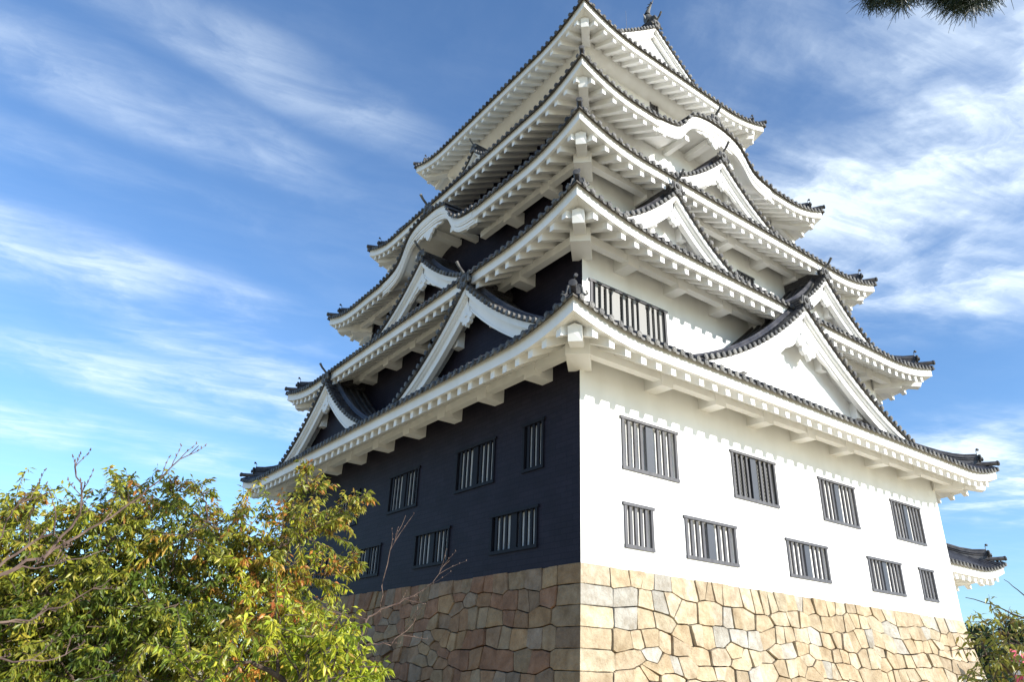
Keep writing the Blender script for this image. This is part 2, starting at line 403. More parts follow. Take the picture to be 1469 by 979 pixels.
        # rafters
        if rafters:
            k = 0; sp = .52; c0 = U/2; nr = int((U/2-.45)/sp)
            for i in range(-nr, nr+1):
                u = c0+i*sp; mu = min(u, U-u)
                if kb and abs(u-kb[0]) < kb[2]-.55: continue
                d1 = min(wv+.01, mu+.05)
                if d1 < .32: continue
                P_ = []
                for d in (.105, d1):
                    zt = soff(u, d)
                    P_ += [F(u-.085, E(d), zt-.215), F(u+.085, E(d), zt-.215), F(u+.085, E(d), zt+.02), F(u-.085, E(d), zt+.02)]
                RAFTERS.append(((P_[0]-CAMP).length + (0 if near else 500), P_, name))
        # purlin beam
        if purlin:
            zb = ZF_-.25
            a = wv-.60
            if kb:
                for (ua, ub) in ((a+.01, kb[0]-2.55), (kb[0]+2.55, U-a-.01)):
                    pm_ = MB(); pm_.box(F, ua, ub, .36, .60, zb, zb+.27); PUR.append(pm_)
            else:
                pm_ = MB(); pm_.box(F, a+.01, U-a-.01, .36, .60, zb, zb+.27); PUR.append(pm_)
        # hip ridge at u=0 end (each corner once, by front/back sides)
        if side in ('front', 'back'):
            for end in (0, 1):
                hips = MB()
                fx = (lambda t: t) if end == 0 else (lambda t: U-t)
                dh = min(dm, hipcap) if hipcap else dm
                hp = lambda d: F(fx(d), E(d), S(fx(max(d, 0)), max(d, 0)) if d >= 0 else S(fx(0), 0)+d*.1)
                Z = Vector((0, 0, 1))
                out_ = (hp(-.1)-hp(.3)); out_.z = 0; out_.normalize(); sidev = out_.cross(Z)
                # low roll to the tip
                pth = [hp(d)+Z*(.10+.10*max(0, 1-abs(d+.15)/.5)) for d in (-.09, 0, .1, .35, .6)]
                hips.tube(pth, .085, 8, 0); hips.tube([pth[0]+out_*.01, pth[0]+out_*.06+Z*.01], .10, 10, 1)
                # stacked ridge
                d0 = .38
                ks = [d0+(dh-d0)*j/8 for j in range(9)]
                up_ = lambda d: .16*max(0, 1-(d-d0)/.9)**2
                top = []
                for j, d in enumerate(ks):
                    c = hp(d)+Z*(up_(d)); hgt = .24
                    top.append([c-sidev*.12-Z*.1, c-sidev*.10+Z*hgt, c+sidev*.10+Z*hgt, c+sidev*.12-Z*.1])
                for j in range(8):
                    a, b = top[j], top[j+1]; fs = [(0, 4, 5, 1), (1, 5, 6, 2), (2, 6, 7, 3)]
                    if j == 0: fs.append((0, 1, 2, 3))
                    hips.add(a+b, fs, 0)
                for kz in (.08, .16):
                    for sg in (-1, 1):
                        hips.tube([hp(d)+Z*(up_(d)+kz)+sidev*sg*.115 for d in ks], .022, 4, 0)
                hips.tube([hp(d)+Z*(.27+up_(d)) for d in ks], .075, 8, 0)
                HIPS.append(hips)
                ORN.append((name, hp(d0)+Z*(.10+up_(d0))+out_*.03, out_, sidev, .8))
    ro = surf.build(name, [M['tile'], M['tile_edge'], M['tile_end']], owner, smooth=True, fix=False)
    fas.build('fascia', M['plaster'], ro, fix=False)
    sof.build('soffit', M['plaster'], ro, fix=False)
    for pm_ in PUR: pm_.build('purlin', M['plaster'], ro)
    for hm in HIPS: hm.build('hip_ridge', [M['tile'], M['tile_end']], ro, smooth=True)
    for (nm, P, o_, s_, sc) in [x for x in ORN if x[0] == name]:
        mb = MB(); ornament(mb, P, o_, s_, sc, .55); mb.build('ridge_ornament', M['tile_end'], ro, smooth=True)
    ORN[:] = [x for x in ORN if x[0] != name]
    # hip rafters and corner blocks
    x0, y0, x1, y1 = rect
    for (cxx, cyy, sx, sy) in ((x0, y0, -1, -1), (x1, y0, 1, -1), (x0, y1, -1, 1), (x1, y1, 1, 1)):
        D = Vector((sx, sy, 0)).normalized(); Sd = Vector((-D.y, D.x, 0)); c = Vector((cxx, cyy, 0)); q = math.sqrt(2)
        def sz(e): return ZF_+rise*max(0, min(1, (e-.1)/1.4))-.22+.5*(wv-e-.325)
        mb = MB(); hw = .165
        ring = []
        for e in (1.30, 0.9, .45, 0.0):
            b = c+D*(e*q); zt = sz(e)-.22*min(1, e/.9)
            bb0 = c+D*((e-.09)*q) if e > 1.2 else b
            ring.append([bb0-Sd*hw+Vector((0, 0, zt-.36)), bb0+Sd*hw+Vector((0, 0, zt-.36)), b+Sd*hw+Vector((0, 0, zt-.03)), b+Vector((0, 0, zt+.04)), b-Sd*hw+Vector((0, 0, zt-.03))])
        vs = [p for r in ring for p in r]; fs = [(0, 1, 2, 3, 4)]
        for i in range(3):
            for j in range(5): fs.append((i*5+j, i*5+(j+1) % 5, (i+1)*5+(j+1) % 5, (i+1)*5+j))
        mb.add(vs, fs); mb.build('hip_rafter', M['plaster'], ro)
        if purlin:
            mb = MB(); hw = .29; zb = ZF_-.40; b0 = c+D*(.66*q); b1 = c-D*.1
            mb.hexa([b0-Sd*hw+Vector((0, 0, zb)), b0+Sd*hw+Vector((0, 0, zb)), b1+Sd*hw+Vector((0, 0, zb-.02)), b1-Sd*hw+Vector((0, 0, zb-.02)),
                     b0-Sd*hw+Vector((0, 0, zb+.44)), b0+Sd*hw+Vector((0, 0, zb+.44)), b1+Sd*hw+Vector((0, 0, zb+.5)), b1-Sd*hw+Vector((0, 0, zb+.5))])
            mb.build('corner_bracket', M['plaster'], ro)
    return ro, funcs

# karahafu (undulating gable) eave curves, heights above the straight eave
def kara_curve(pts):
    def f(d):
        a = abs(d)
        if a >= pts[-1][0]: return 0.0
        for (x0, y0), (x1, y1) in zip(pts, pts[1:]):
            if a <= x1:
                t = (a-x0)/(x1-x0); t = t*t*(3-2*t) if (y1 < y0-.12) else t
                return y0+(y1-y0)*t
        return 0.0
    def g(d):   # light smoothing
        return sum(f(d+k*.06)*wk for k, wk in ((-3, .08), (-2, .14), (-1, .18), (0, .2), (1, .18), (2, .14), (3, .08)))
    return g
KR = kara_curve([(0, 1.62), (.5, 1.60), (1.0, 1.50), (1.35, 1.37), (1.63, 1.15), (1.85, .84), (2.1, .46), (2.4, .24), (2.8, .12), (3.5, 0)])
KL = kara_curve([(0, 1.66), (.5, 1.66), (1.0, 1.58), (1.45, 1.42), (1.75, 1.05), (1.95, .66), (2.2, .36), (2.6, .16), (3.1, .05), (3.7, 0)])

roofs = []
roof_names = ['first_roof', 'second_roof', 'third_roof', 'fourth_roof', 'top_roof']
for i in range(5):
    kara = {}
    if i == 3: kara = {'front': (HX/2-(INS[3]-W_), KR, 3.4), 'back': (HX/2-(INS[3]-W_), KR, 3.4)}
    if i == 2: kara = {'left': (HY/2-(INS[2]-W_), KL, 3.5), 'right': (HY/2-(INS[2]-W_), KL, 3.5)}
    if i < 4:
        dm = W_+INS[i+1]-INS[i]+.05
        ro, fn = roof_tier(keep, 'roof', RECT[i], ZF[i], RISE[i], RR[i], .56, .0 if i in (2, 3) else .015, dm, kara=kara, purlin=(i < 3))
    else:
        halfx = HX/2-(INS[4]-W_)
        ro, fn = roof_tier(keep, 'roof', RECT[i], ZF[i], RISE[i], RR[i], .60, .024, halfx, hipcap=1.40, purlin=False,
                           dsides={'front': 2.15, 'back': 2.15, 'left': halfx, 'right': halfx})
    RO = ro; roofs.append((ro, fn))
    # mark roof name for rafters
    for k, rf in enumerate(RAFTERS):
        if len(rf) == 3 and rf[2] == 'roof': RAFTERS[k] = (rf[0], rf[1], ro)
RAFTERS_KEEP = sorted(RAFTERS, key=lambda r: r[0]); RAFTERS.clear()
for (d, P_, ro) in RAFTERS_KEEP[:100]:
    mb = MB(); mb.hexa(P_); mb.build('rafter', M['plaster'], ro)
mb = MB()
for (d, P_, ro) in RAFTERS_KEEP[100:]: mb.hexa(P_)
o = mb.build('rafter', M['plaster'], keep); o['kind'] = 'stuff'

# walls -----------------------------------------------------------
def window(owner, F, u0, u1, z0, z1, style='grey', groups=(4, 4), recess=.12):
    """barred window: back panel in a real recess, a frame with a projecting lintel, vertical bars and a wide middle post"""
    fm = {'grey': M['frame'], 'black': M['frame_black'], 'pale': M['frame'], 'net': M['frame']}[style]
    mb = MB(); mb.box(F, u0, u1, -recess-.03, -recess, z0, z1)
    back = mb.build('window', M['plaster'] if style not in ('pale', 'net') else M['net'], owner)
    fr = MB(); t = .075
    fr.box(F, u0-.10, u1+.10, -.02, .05, z1, z1+.075); fr.box(F, u0-.06, u1+.06, -.02, .045, z0-.085, z0)
    fr.box(F, u0-.05, u0+.035, -.04, .035, z0+.001, z1-.001); fr.box(F, u1-.035, u1+.05, -.04, .035, z0+.001, z1-.001)
    fr.build('window_frame', fm, back)
    x = u0+.035; wtot = u1-u0-.07
    post = (.26 if style != 'pale' else .32) if len(groups) > 1 else 0
    ngap = sum(groups); nb = sum(g-1 for g in groups)
    bw = {'pale': .10, 'black': .10}.get(style, .08)
    gap = (wtot-post*(len(groups)-1)-nb*bw)/ngap
    for gi, g in enumerate(groups):
        bars = MB()
        for k in range(g):
            x += gap
            if k < g-1:
                bars.box(F, x, x+bw, -.05 if style != 'black' else -.03, .012, z0, z1); x += bw
        bars.build('window_bars', M['bar_light'] if style == 'pale' else fm, back)
        if gi < len(groups)-1:
            pm = MB(); pm.box(F, x, x+post, -.055, .0, z0, z1)
            pm.build('shutter', M['panel'] if style in ('grey', 'net') else (fm if style == 'black' else M['bar_light']), back); x += post

def wall_panel(owner, name, F, u0, u1, z0, z1, holes, material, depth=.2, mat_in=None):
    us = sorted(set([u0, u1]+[h[0] for h in holes]+[h[1] for h in holes])); zs = sorted(set([z0, z1]+[h[2] for h in holes]+[h[3] for h in holes]))
    mb = MB()
    for a, b in zip(us, us[1:]):
        for c, d in zip(zs, zs[1:]):
            mu, mz = (a+b)/2, (c+d)/2
            if any(h[0] < mu < h[1] and h[2] < mz < h[3] for h in holes): continue
            mb.quad(F(a, 0, c), F(b, 0, c), F(b, 0, d), F(a, 0, d), 0)
    for h in holes:
        a, b, c, d = h[:4]
        for (p, q) in (((a, c), (b, c)), ((b, c), (b, d)), ((b, d), (a, d)), ((a, d), (a, c))):
            mb.quad(F(p[0], 0, p[1]), F(q[0], 0, q[1]), F(q[0], -depth, q[1]), F(p[0], -depth, p[1]), 1)
    mb.box(F, u0+.01, u1-.01, -depth-.25, -depth-.04, z0, z1, 1)
    return mb.build(name, [material, mat_in or M['plaster']], owner)

ZB = [4.98, 11.0, 15.0, 18.9, 22.9]; ZT = [z+.75 for z in ZF]
for i in range(5):
    x0, y0, x1, y1 = RECT[i]
    for side in ('front', 'left', 'back', 'right'):
        F0, U = side_frame(RECT[i], 0, side)
        holes = []; wins = []
        if side in ('front', 'back') and i == 0:
            for c in (2.4, 6.72, 11.05, 15.4): wins.append((c-.97, c+.97, 7.46, 8.68, 'net' if c == 6.72 else 'grey', (4, 4)))
            wins += [(1.43, 2.32, 5.57, 6.49, 'grey', (5,))]
            for c in (4.56, 8.9, 13.24): wins.append((c-.97, c+.97, 5.57, 6.49, 'grey', (4, 4)))
            wins += [(15.54, 16.42, 5.57, 6.49, 'grey', (4,))]
        if side in ('left', 'right') and i == 0:
            st = 'black' if side == 'left' else 'grey'
            wins.append((1.42, 2.20, 7.5, 8.66, st, (4,)))
            for c in (4.52, 8.74, 13.1): wins.append((c-.95, c+.95, 7.5, 8.64, st, (4, 4)))
            wins.append((17.6, 18.4, 7.5, 8.66, st, (4,)))
            for c in (2.56, 6.62, 10.9, 15.3): wins.append((c-.95, c+.95, 5.57, 6.45, st, (4, 4)))
        if side in ('front', 'back') and i == 1:
            wins.append((1.36-1.023, 4.45-1.023, 12.0, 13.12, 'pale', (4, 4, 4)))
            a = U-(4.45-1.023); b = U-(1.36-1.023); wins.append((a, b, 12.0, 13.12, 'pale', (4, 4, 4)))
        if side in ('front', 'back') and i == 2:
            wins.append((10.15-2.107, 11.0-2.107, 16.35, 17.25, 'grey', (4,)))
        if side in ('left', 'right') and i in (1, 2, 3):
            wins.append((U*.30-.7, U*.30+.7, ZB[i]+1.0, ZB[i]+1.9, 'black' if side == 'left' else 'grey', (4, 4)))
        if side in ('front', 'back', 'left', 'right') and i == 4:
            wins.append((U/2-.42, U/2+.02, 26.55, 27.28, 'grey', (3,)))
        black = (side == 'left' and i < 4)
        ob = wall_panel(keep, 'black_wall' if black else 'white_wall', F0, 0, U, ZB[i], ZT[i], [w_[:4] for w_ in wins], M['iron'] if black else M['plaster'], mat_in=M['frame_black'] if black else M['plaster'])
        for w_ in wins: window(ob, F0, *w_)
        # wall under the undulating gables
        Fk, Uk = side_frame(RECT[i], W_, side)
        kk = (KR, 'fb') if (i == 3 and side in ('front', 'back')) else ((KL, 'lr') if (i == 2 and side in ('left', 'right')) else None)
        if kk:
            mb = MB(); n = 40; c = Uk/2
            for j in range(n):
                a = c-1.75+3.5*j/n; b = c-1.75+3.5*(j+1)/n
                za = max(ZT[i], ZF[i]+kk[0](a-c)-.35); zb_ = max(ZT[i], ZF[i]+kk[0](b-c)-.35)
                mb.add([Fk(a, .0, ZT[i]), Fk(b, 0, ZT[i]), Fk(b, 0, zb_), Fk(a, 0, za)], ((0, 1, 2, 3),))
            mb.build('gable_wall', M['iron'] if black else M['plaster'], ob)
            # hanging carved pendant and tie beam under the curve
            mb = MB(); o_ = Fk(0, 1, 0)-Fk(0, 0, 0); zt = ZF[i]+kk[0](0)-.70
            outl = [(-1.15, .02), (-.9, -.06), (-.75, .0), (-.55, -.10), (-.4, -.02), (-.28, -.22), (-.2, -.16), (-.14, -.34), (0, -.46), (.14, -.34), (.2, -.16), (.28, -.22), (.4, -.02), (.55, -.10), (.75, .0), (.9, -.06), (1.15, .02), (.6, .10), (0, .14), (-.6, .10)]
            mb.prism([Fk(c+a, W_-.20, zt+b+(kk[0](a)-kk[0](0))*.9) for a, b in outl], o_*.09)
            mb.build('pendant', M['plaster'], ob)
            for bx in ((c-.16, c+.16, 0, W_-.4, ZF[i]+.85, ZF[i]+1.1), (c-1.5, c-1.28, 0, W_-.4, ZF[i]+.35, ZF[i]+.6), (c+1.28, c+1.5, 0, W_-.4, ZF[i]+.35, ZF[i]+.6)):
                mb = MB(); mb.box(Fk, *bx); mb.build('tie_beam', M['plaster'], ob)
            # ridge and ornament on the curve
            mb = MB(); zt = ZF[i]+kk[0](0)+.12
            mb.box(Fk, c-.13, c+.13, -2.2, W_-.05, zt-.05, zt+.25); mb.tube([Fk(c, -2.2, zt+.28), Fk(c, W_-.03, zt+.28)], .08, 8)
            rg = mb.build('ridge', M['tile'], roofs[i][0])
            mb = MB(); ornament(mb, Fk(c, W_+.0, zt+.12), o_, Fk(1, 0, 0)-Fk(0, 0, 0), 1.15); mb.build('ridge_ornament', M['tile_end'], rg, smooth=True)
    # brackets carrying the purlin
    if i < 3:
        for side in ('front', 'left', 'back', 'right'):
            F0, U = side_frame(RECT[i], 0, side)
            n = int((U/2-.9)/2.167)
            for k in range(-n, n+1):
                if (i == 2 and side in ('left', 'right') and abs(k) < 1.5): continue
                u = U/2+k*2.167; mb = MB(); z = ZF[i]-.40
                mb.box(F0, u-.215, u+.215, -.02, .625, z, z+.46)
                mb.build('bracket_block', M['plaster'], keep)
# cornice of the top storey
for side in ('front', 'left', 'back', 'right'):
    F0, U = side_frame(RECT[4], 0, side); mb = MB(); n = 60; rows = []
    for j in range(n+1):
        u = -.35+(U+.7)*j/n; wv_ = .045*math.sin(u/.52*2*math.pi)
        rows.append([F0(u, e, ZF[4]+z+wv_*k) for e, z, k in ((.0, -.42, .5), (.14, -.36, 1), (.26, -.24, 1), (.36, -.10, .6), (.38, .3, 0))])
    mb.sheet(rows); mb.build('cornice', M['plaster'], keep, smooth=True)
    # slim rail and slots of the viewing gallery
    mb = MB()
    for zr in (23.95, 24.35): mb.tube([F0(-.7, .75, zr+1.0), F0(U+.7, .75, zr+1.0)], .014, 5)
    for k in range(int(U/1.3)+2): mb.tube([F0(-.6+k*1.3, .75, 24.0), F0(-.6+k*1.3, .75, 25.37)], .016, 5)
    mb.build('gallery_rail', M['metal'], keep)
    mb = MB()
    for k in range(int(U/.95)): mb.box(F0, .45+k*.95, .75+k*.95, 0, .012, 26.2, 26.225)
    mb.build('wall_slots', M['dark'], keep)

# gables ----------------------------------------------------------
def gable(owner, F, uc, ef, zp, hw, zb, ein, wall_mat, bh=.52, pend=1.0, prof=None, roof=True, wall_back=.62, floor_z=None, blocks=True, fins=False):
    """triangular gable; F(u,e,z) frame, ef outward position of its face, zp peak height, hw half width, zb eave height, ein inner end"""
    H = zp-zb
    if prof is None:
        prof = lambda a: zb+H*(.56*(1-a/hw)+.44*(1-a/hw)**2)
    n = 26
    U1 = F(1, 0, 0)-F(0, 0, 0); O = F(0, 1, 0)-F(0, 0, 0); Z = Vector((0, 0, 1))
    def curve(sg, off=0.0, cnt=n, a0=0.0, a1=1.0):
        """points of the verge curve, pushed inward (down) perpendicular by off"""
        res = []
        for j in range(cnt+1):
            a = hw*(a0+(a1-a0)*j/cnt); da = .02
            sl = (prof(a+da)-prof(max(a-da, 0)))/((a+da)-max(a-da, 0)); ln = math.hypot(1, sl)
            x = a+off*sl/ln; z = prof(a)-off/ln
            if x < 0:
                # clip at the centre line
                z = z; x = 0
            res.append((sg*x, z))
        return res
    # wall
    mb = MB(); pts = [(-x, z) for x, z in curve(1, .09)][::-1]+curve(1, .09)
    fz = floor_z if floor_z is not None else zb-.5
    poly = [F(uc+x, ef-wall_back, z) for x, z in pts]
    m_ = len(poly); base = [F(uc+x, ef-wall_back, min(fz, z)) for x, z in pts]
    mb.add(poly+base, [(i, i+1, m_+i+1, m_+i) for i in range(m_-1)], 0)
    g = mb.build('gable', wall_mat, owner)
    # barge boards with a proud upper strip
    for sg in (-1, 1):
        bb = MB()
        for (o0, o1, e0, e1) in ((0.02, bh, -.26, -.13), (.0, bh*.34, -.12, .03), (bh*.34, bh*.42, -.125, -.04), (bh-.045, bh+.015, -.27, -.10)):
            A = curve(sg, o0); B = curve(sg, o1)
            # end both on the centre line
            tip = max(z for x, z in B if abs(x) < 1e-6) if any(abs(x) < 1e-6 for x, z in B) else B[0][1]
            rows = []
            for (a, b) in zip(A, B):
                if abs(b[0]) < 1e-6: b = (0, min(b[1], b[1]))
                rows.append([F(uc+a[0], ef+e0, a[1]), F(uc+a[0], ef+e1, a[1]), F(uc+b[0], ef+e1, b[1]), F(uc+b[0], ef+e0, b[1])])
            for p, q in zip(rows, rows[1:]):
                bb.add(p+q, ((0, 4, 5, 1), (1, 5, 6, 2), (2, 6, 7, 3), (3, 7, 4, 0)), 0)
            bb.add(rows[-1], ((0, 1, 2, 3),), 0)
        # underside between board and wall
        A = curve(sg, .13)
        bb.sheet([[F(uc+x, ef-.1, z) for x, z in A], [F(uc+x, ef-wall_back-.02, z) for x, z in A]])
        bb.build('barge_board', M['plaster'], g)
    # purlin ends
    if blocks:
        for a in (.24, .58):
            for sg in (-1, 1):
                x = sg*a*hw; z = prof(a*hw); pb = MB(); s_ = .16 if hw > 3.9 else .12
                pb.box(F, uc+x-s_, uc+x+s_, ef-wall_back-.01, ef-.36, z-bh-.17, z-.12)
                pb.build('purlin_end', M['plaster'], g)
    # pendant
    if pend:
        s = pend; pm = MB(); zt = prof(0)-bh*1.35-.3*s
        outl = [(-.16, .30), (-.20, .02), (-.34, -.04), (-.42, -.18), (-.36, -.30), (-.26, -.28), (-.28, -.42), (-.18, -.50), (-.10, -.46), (0, -.62), (.10, -.46), (.18, -.50), (.28, -.42), (.26, -.28), (.36, -.30), (.42, -.18), (.34, -.04), (.20, .02), (.16, .30)]
        pm.prism([F(uc+a*s, ef-.20, zt+b*s) for a, b in outl], O*.13)
        pm.tube([F(uc, ef-.08, zt-.12*s), F(uc, ef-.02, zt-.12*s)], .075*s, 6)
        if fins:
            for sg in (-1, 1):
                C_ = curve(sg, bh-.03, 40, .04, .42); D_ = []
                for j, (x, z) in enumerate(C_):
                    t = j/40; amp = (.30*(1-t)**.8+.04)*(.6+.4*abs(math.sin(t*9+.5)))
                    D_.append((x+(-sg)*amp*.45, z-amp*.75))
                for (p, q) in ((-.25, -.15),):
                    r1 = [[F(uc+x, ef+e, z) for x, z in C_] for e in (q,)]+[[F(uc+x, ef+q, z) for x, z in D_], [F(uc+x, ef+p, z) for x, z in D_]]
                    pm.sheet(r1)
        pm.build('pendant', M['plaster'], g)
    # tiles
    tl = MB()
    for sg in (-1, 1):
        C_ = [(uc+x, z+.06) for x, z in curve(sg, 0, n, 0, 1.06)]
        if roof:
            es = [ef+.10, ef-.4, (ef+ein)/2, ein]
            tl.sheet([[F(x, e, z) for x, z in C_] for e in es], 0)
        else:
            tl.sheet([[F(x, e, z+.0) for x, z in C_] for e in (ef+.10, ef-.55)], 0)
        tl.sheet([[F(x, ef+.10, z) for x, z in C_], [F(x, ef+.10, z-.06) for x, z in C_], [F(x, ef-.02, z-.07) for x, z in C_]], 1)
        # short cover tiles along the verge with round ends
        pts = C_; acc = .12; last = pts[0]
        total = 0
        for p, q in zip(pts, pts[1:]):
            seg = math.hypot(q[0]-p[0], q[1]-p[1]); t = acc
            while t < seg:
                k = t/seg; x = p[0]+(q[0]-p[0])*k; z = p[1]+(q[1]-p[1])*k
                c = F(x, ef+.145, z+.02)
                tl.tube([c-O*.48, c-O*.02], .072, 6, 0, arc=None, cap=False); tl.tube([c-O*.06, c+O*.01], .082, 10, 2); tl.tube([c+O*.01, c+O*.02], .05, 8, 2)
                t += .28
            acc = t-seg
        # verge ridge behind them
        R2 = [F(x, ef-.42, z+.10) for x, z in C_[:-1]]
        tl.tube(R2, .10, 6, 0); tl.tube([p+Z*.10 for p in R2], .07, 6, 0)
        tl.tube([R2[-1], R2[-1]+(R2[-1]-R2[-2]).normalized()*.06+Z*.02], .13, 8, 2)
        if roof:
            e = ef-.72
            while e > ein:
                tl.tube([F(x, e, z+.01) for x, z in C_], .072, 6, 0, arc=(0, math.pi), cap=False); e -= .30
    tl.build('gable_tiles', [M['tile'], M['tile_edge'], M['tile_end']], g, smooth=True, fix=False)
    # ridge
    rg = MB(); zr = zp+.06
    rg.box(F, uc-.13, uc+.13, ein, ef-.02, zr-.06, zr+.30)
    for k in (.06, .15, .24):
        for sg in (-1, 1): rg.tube([F(uc+sg*.135, ein, zr+k), F(uc+sg*.135, ef-.03, zr+k)], .02, 4)
    rg.tube([F(uc, ein, zr+.33), F(uc, ef+.0, zr+.33)], .08, 8)
    ro_ = rg.build('ridge', M['tile'], g)
    om = MB(); ornament(om, F(uc, ef+.05, zr+.14), O, U1, 1.0 if hw > 2 else .7); om.build('ridge_ornament', M['tile_end'], ro_, smooth=True)
    return g

Ff = lambda s: (lambda u, e, z: Vector((u, -e, z)))          # front face frame in world x
Fl = lambda s: (lambda u, e, z: Vector((-e, u, z)))
FF, FL = Ff(0), Fl(0)
FB = lambda u, e, z: Vector((u, HY+e, z)); FRt = lambda u, e, z: Vector((HX+e, u, z))
PL, IR = M['plaster'], M['iron']
# front (sunlit) side
gable(roofs[0][0], FF, 9.0, 1.02, 14.02, 5.35, 10.60, -2.2, PL, bh=.50, pend=1.3, fins=True)
gable(roofs[1][0], FF, 4.66, -.42, 17.42, 2.95, 15.15, -2.6, PL, bh=.44, pend=.7)
gable(roofs[1][0], FF, 13.34, -.42, 17.42, 2.95, 15.15, -2.6, PL, bh=.44, pend=.7)
gable(roofs[2][0], FF, 9.0, -1.50, 21.68, 3.25, 19.35, -3.8, PL, bh=.46, pend=.8, fins=True)
# left (black) side
gable(roofs[0][0], FL, 4.55, .69, 13.70, 4.35, 10.72, -2.2, IR, bh=.50, pend=.75)
gable(roofs[0][0], FL, 15.33, .69, 13.70, 4.35, 10.72, -2.2, IR, bh=.50, pend=.75)
gable(roofs[1][0], FL, 9.94, -.44, 17.66, 3.35, 15.40, -2.8, IR, bh=.48, pend=.75, fins=True)
gable(roofs[3][0], FL, 9.94, -2.52, 24.28, 1.15, 23.35, -4.8, PL, bh=.22, pend=.0, wall_back=.32, blocks=False)
# far sides
gable(roofs[0][0], FB, 9.0, 1.02, 14.02, 5.35, 10.50, -2.2, PL, bh=.56, pend=1.25)
gable(roofs[2][0], FB, 9.0, -1.50, 21.68, 3.25, 19.35, -3.8, PL, bh=.46, pend=.8)
for c in (4.55, 15.33): gable(roofs[0][0], FRt, c, .69, 13.70, 4.35, 10.72, -2.2, PL, bh=.50, pend=.75)
gable(roofs[1][0], FRt, 9.94, -.44, 17.66, 3.35, 15.40, -2.8, PL, bh=.48, pend=.75)
# top gables: verge follows the roof surface
Stop = roofs[4][1]['left'][2]; halfx = HX/2-(INS[4]-W_)
pf = lambda a: Stop(9.0, halfx-a)-.05
for FX in (FF, FB):
    gable(roofs[4][0], FX, 9.0, -4.42, pf(0), halfx-1.15, pf(halfx-1.15), -5.0, PL, bh=.34, pend=.0, prof=pf, roof=False, wall_back=.30, floor_z=28.0, blocks=False)
mb = MB(); zr = pf(0)+.10
Fr = lambda u, e, z: Vector((u, e, z))
mb.box(Fr, 8.84, 9.16, 4.44, HY-4.44, zr-.1, zr+.62)
for k in (.1, .24, .38, .52): 
    for sg in (-1, 1): mb.tube([Vector((9+sg*.165, 4.44, zr+k)), Vector((9+sg*.165, HY-4.44, zr+k))], .025, 4)
mb.tube([Vector((9, 4.40, zr+.66)), Vector((9, HY-4.40, zr+.66))], .11, 8)
mainridge = mb.build('main_ridge', M['tile'], roofs[4][0])
# ridge fish: upright fish with its tail in the air, scales, fins and open jaws on the ridge end
def shachi(y, sy):
    mb = MB(); base = Vector((9, y, zr+.62)); Y = Vector((0, sy, 0)); Z = Vector((0, 0, 1)); X = Vector((1, 0, 0))
    path = [(-.10, -.05), (.0, .12), (.10, .34), (.16, .58), (.16, .82), (.08, 1.05), (-.06, 1.25), (-.18, 1.40)]
    rad = [.27, .30, .28, .23, .17, .12, .08, .05]; path = [(a*.85, b*.82) for a, b in path]; rad = [r*.9 for r in rad]
    pp = [base-Y*a+Z*b for a, b in path]
    mb.tube(pp, rad, 9, 0)
    for i in range(1, 7):  # dorsal spines
        for sg in (-1, 1):
            p = pp[i]+Y*(rad[i]*.8)*(-1); mb.add([p+X*.03*sg, p+Z*.14+X*.02*sg, p-Y*.12+Z*.10], ((0, 1, 2),))
    t = pp[-1]  # forked tail
    for (a, b) in ((.36, .02), (.24, .20), (.04, .24), (-.16, .16)):
        q = t-Y*a+Z*b; mb.add([t-Y*.07-X*.03, t+Y*.07-X*.03, q-X*.01, t-Y*.07+X*.03, t+Y*.07+X*.03, q+X*.01], ((0, 1, 2), (3, 5, 4), (0, 2, 5, 3), (1, 4, 5, 2)))
    for sg in (-1, 1):     # side fins and whiskers
        p = pp[1]+X*sg*.26; mb.add([p-Z*.1, p+Z*.12, p+X*sg*.20+Z*.20, p+X*sg*.16+Z*.04], ((0, 1, 2, 3),))
    mb.tube([pp[0]+Y*.05-Z*.02, pp[0]+Y*.34+Z*.06], [.24, .13], 8); mb.tube([pp[0]+Y*.05-Z*.16, pp[0]+Y*.30-Z*.14], [.2, .1], 8)
    mb.build('ridge_fish', M['tile_end'], mainridge, smooth=True, fix=False)
shachi(4.75, -1); shachi(HY-4.75, 1)
mb = MB(); mb.tube([Vector((9, 6.33, zr+.6)), Vector((9, 6.33, zr+2.9))], [.02, .01], 6); mb.tube([Vector((9, 6.33, zr+.6)), Vector((9, 6.33, zr+.75))], .05, 8)
mb.build('lightning_rod', M['metal'], roofs[4][0])
# conductor cables at the far corners of the fourth and third roofs
for (a, b) in ((Vector((1.7, 15.6, 22.5)), Vector((3.3, 15.0, 24.6))), (Vector((1.7, 15.3, 22.5)), Vector((3.3, 14.5, 24.6)))):
    mb = MB(); mb.tube([a, (a+b)/2-Vector((0, 0, .05)), b], .012, 4); mb.build('conductor_cable', M['wire'], keep)

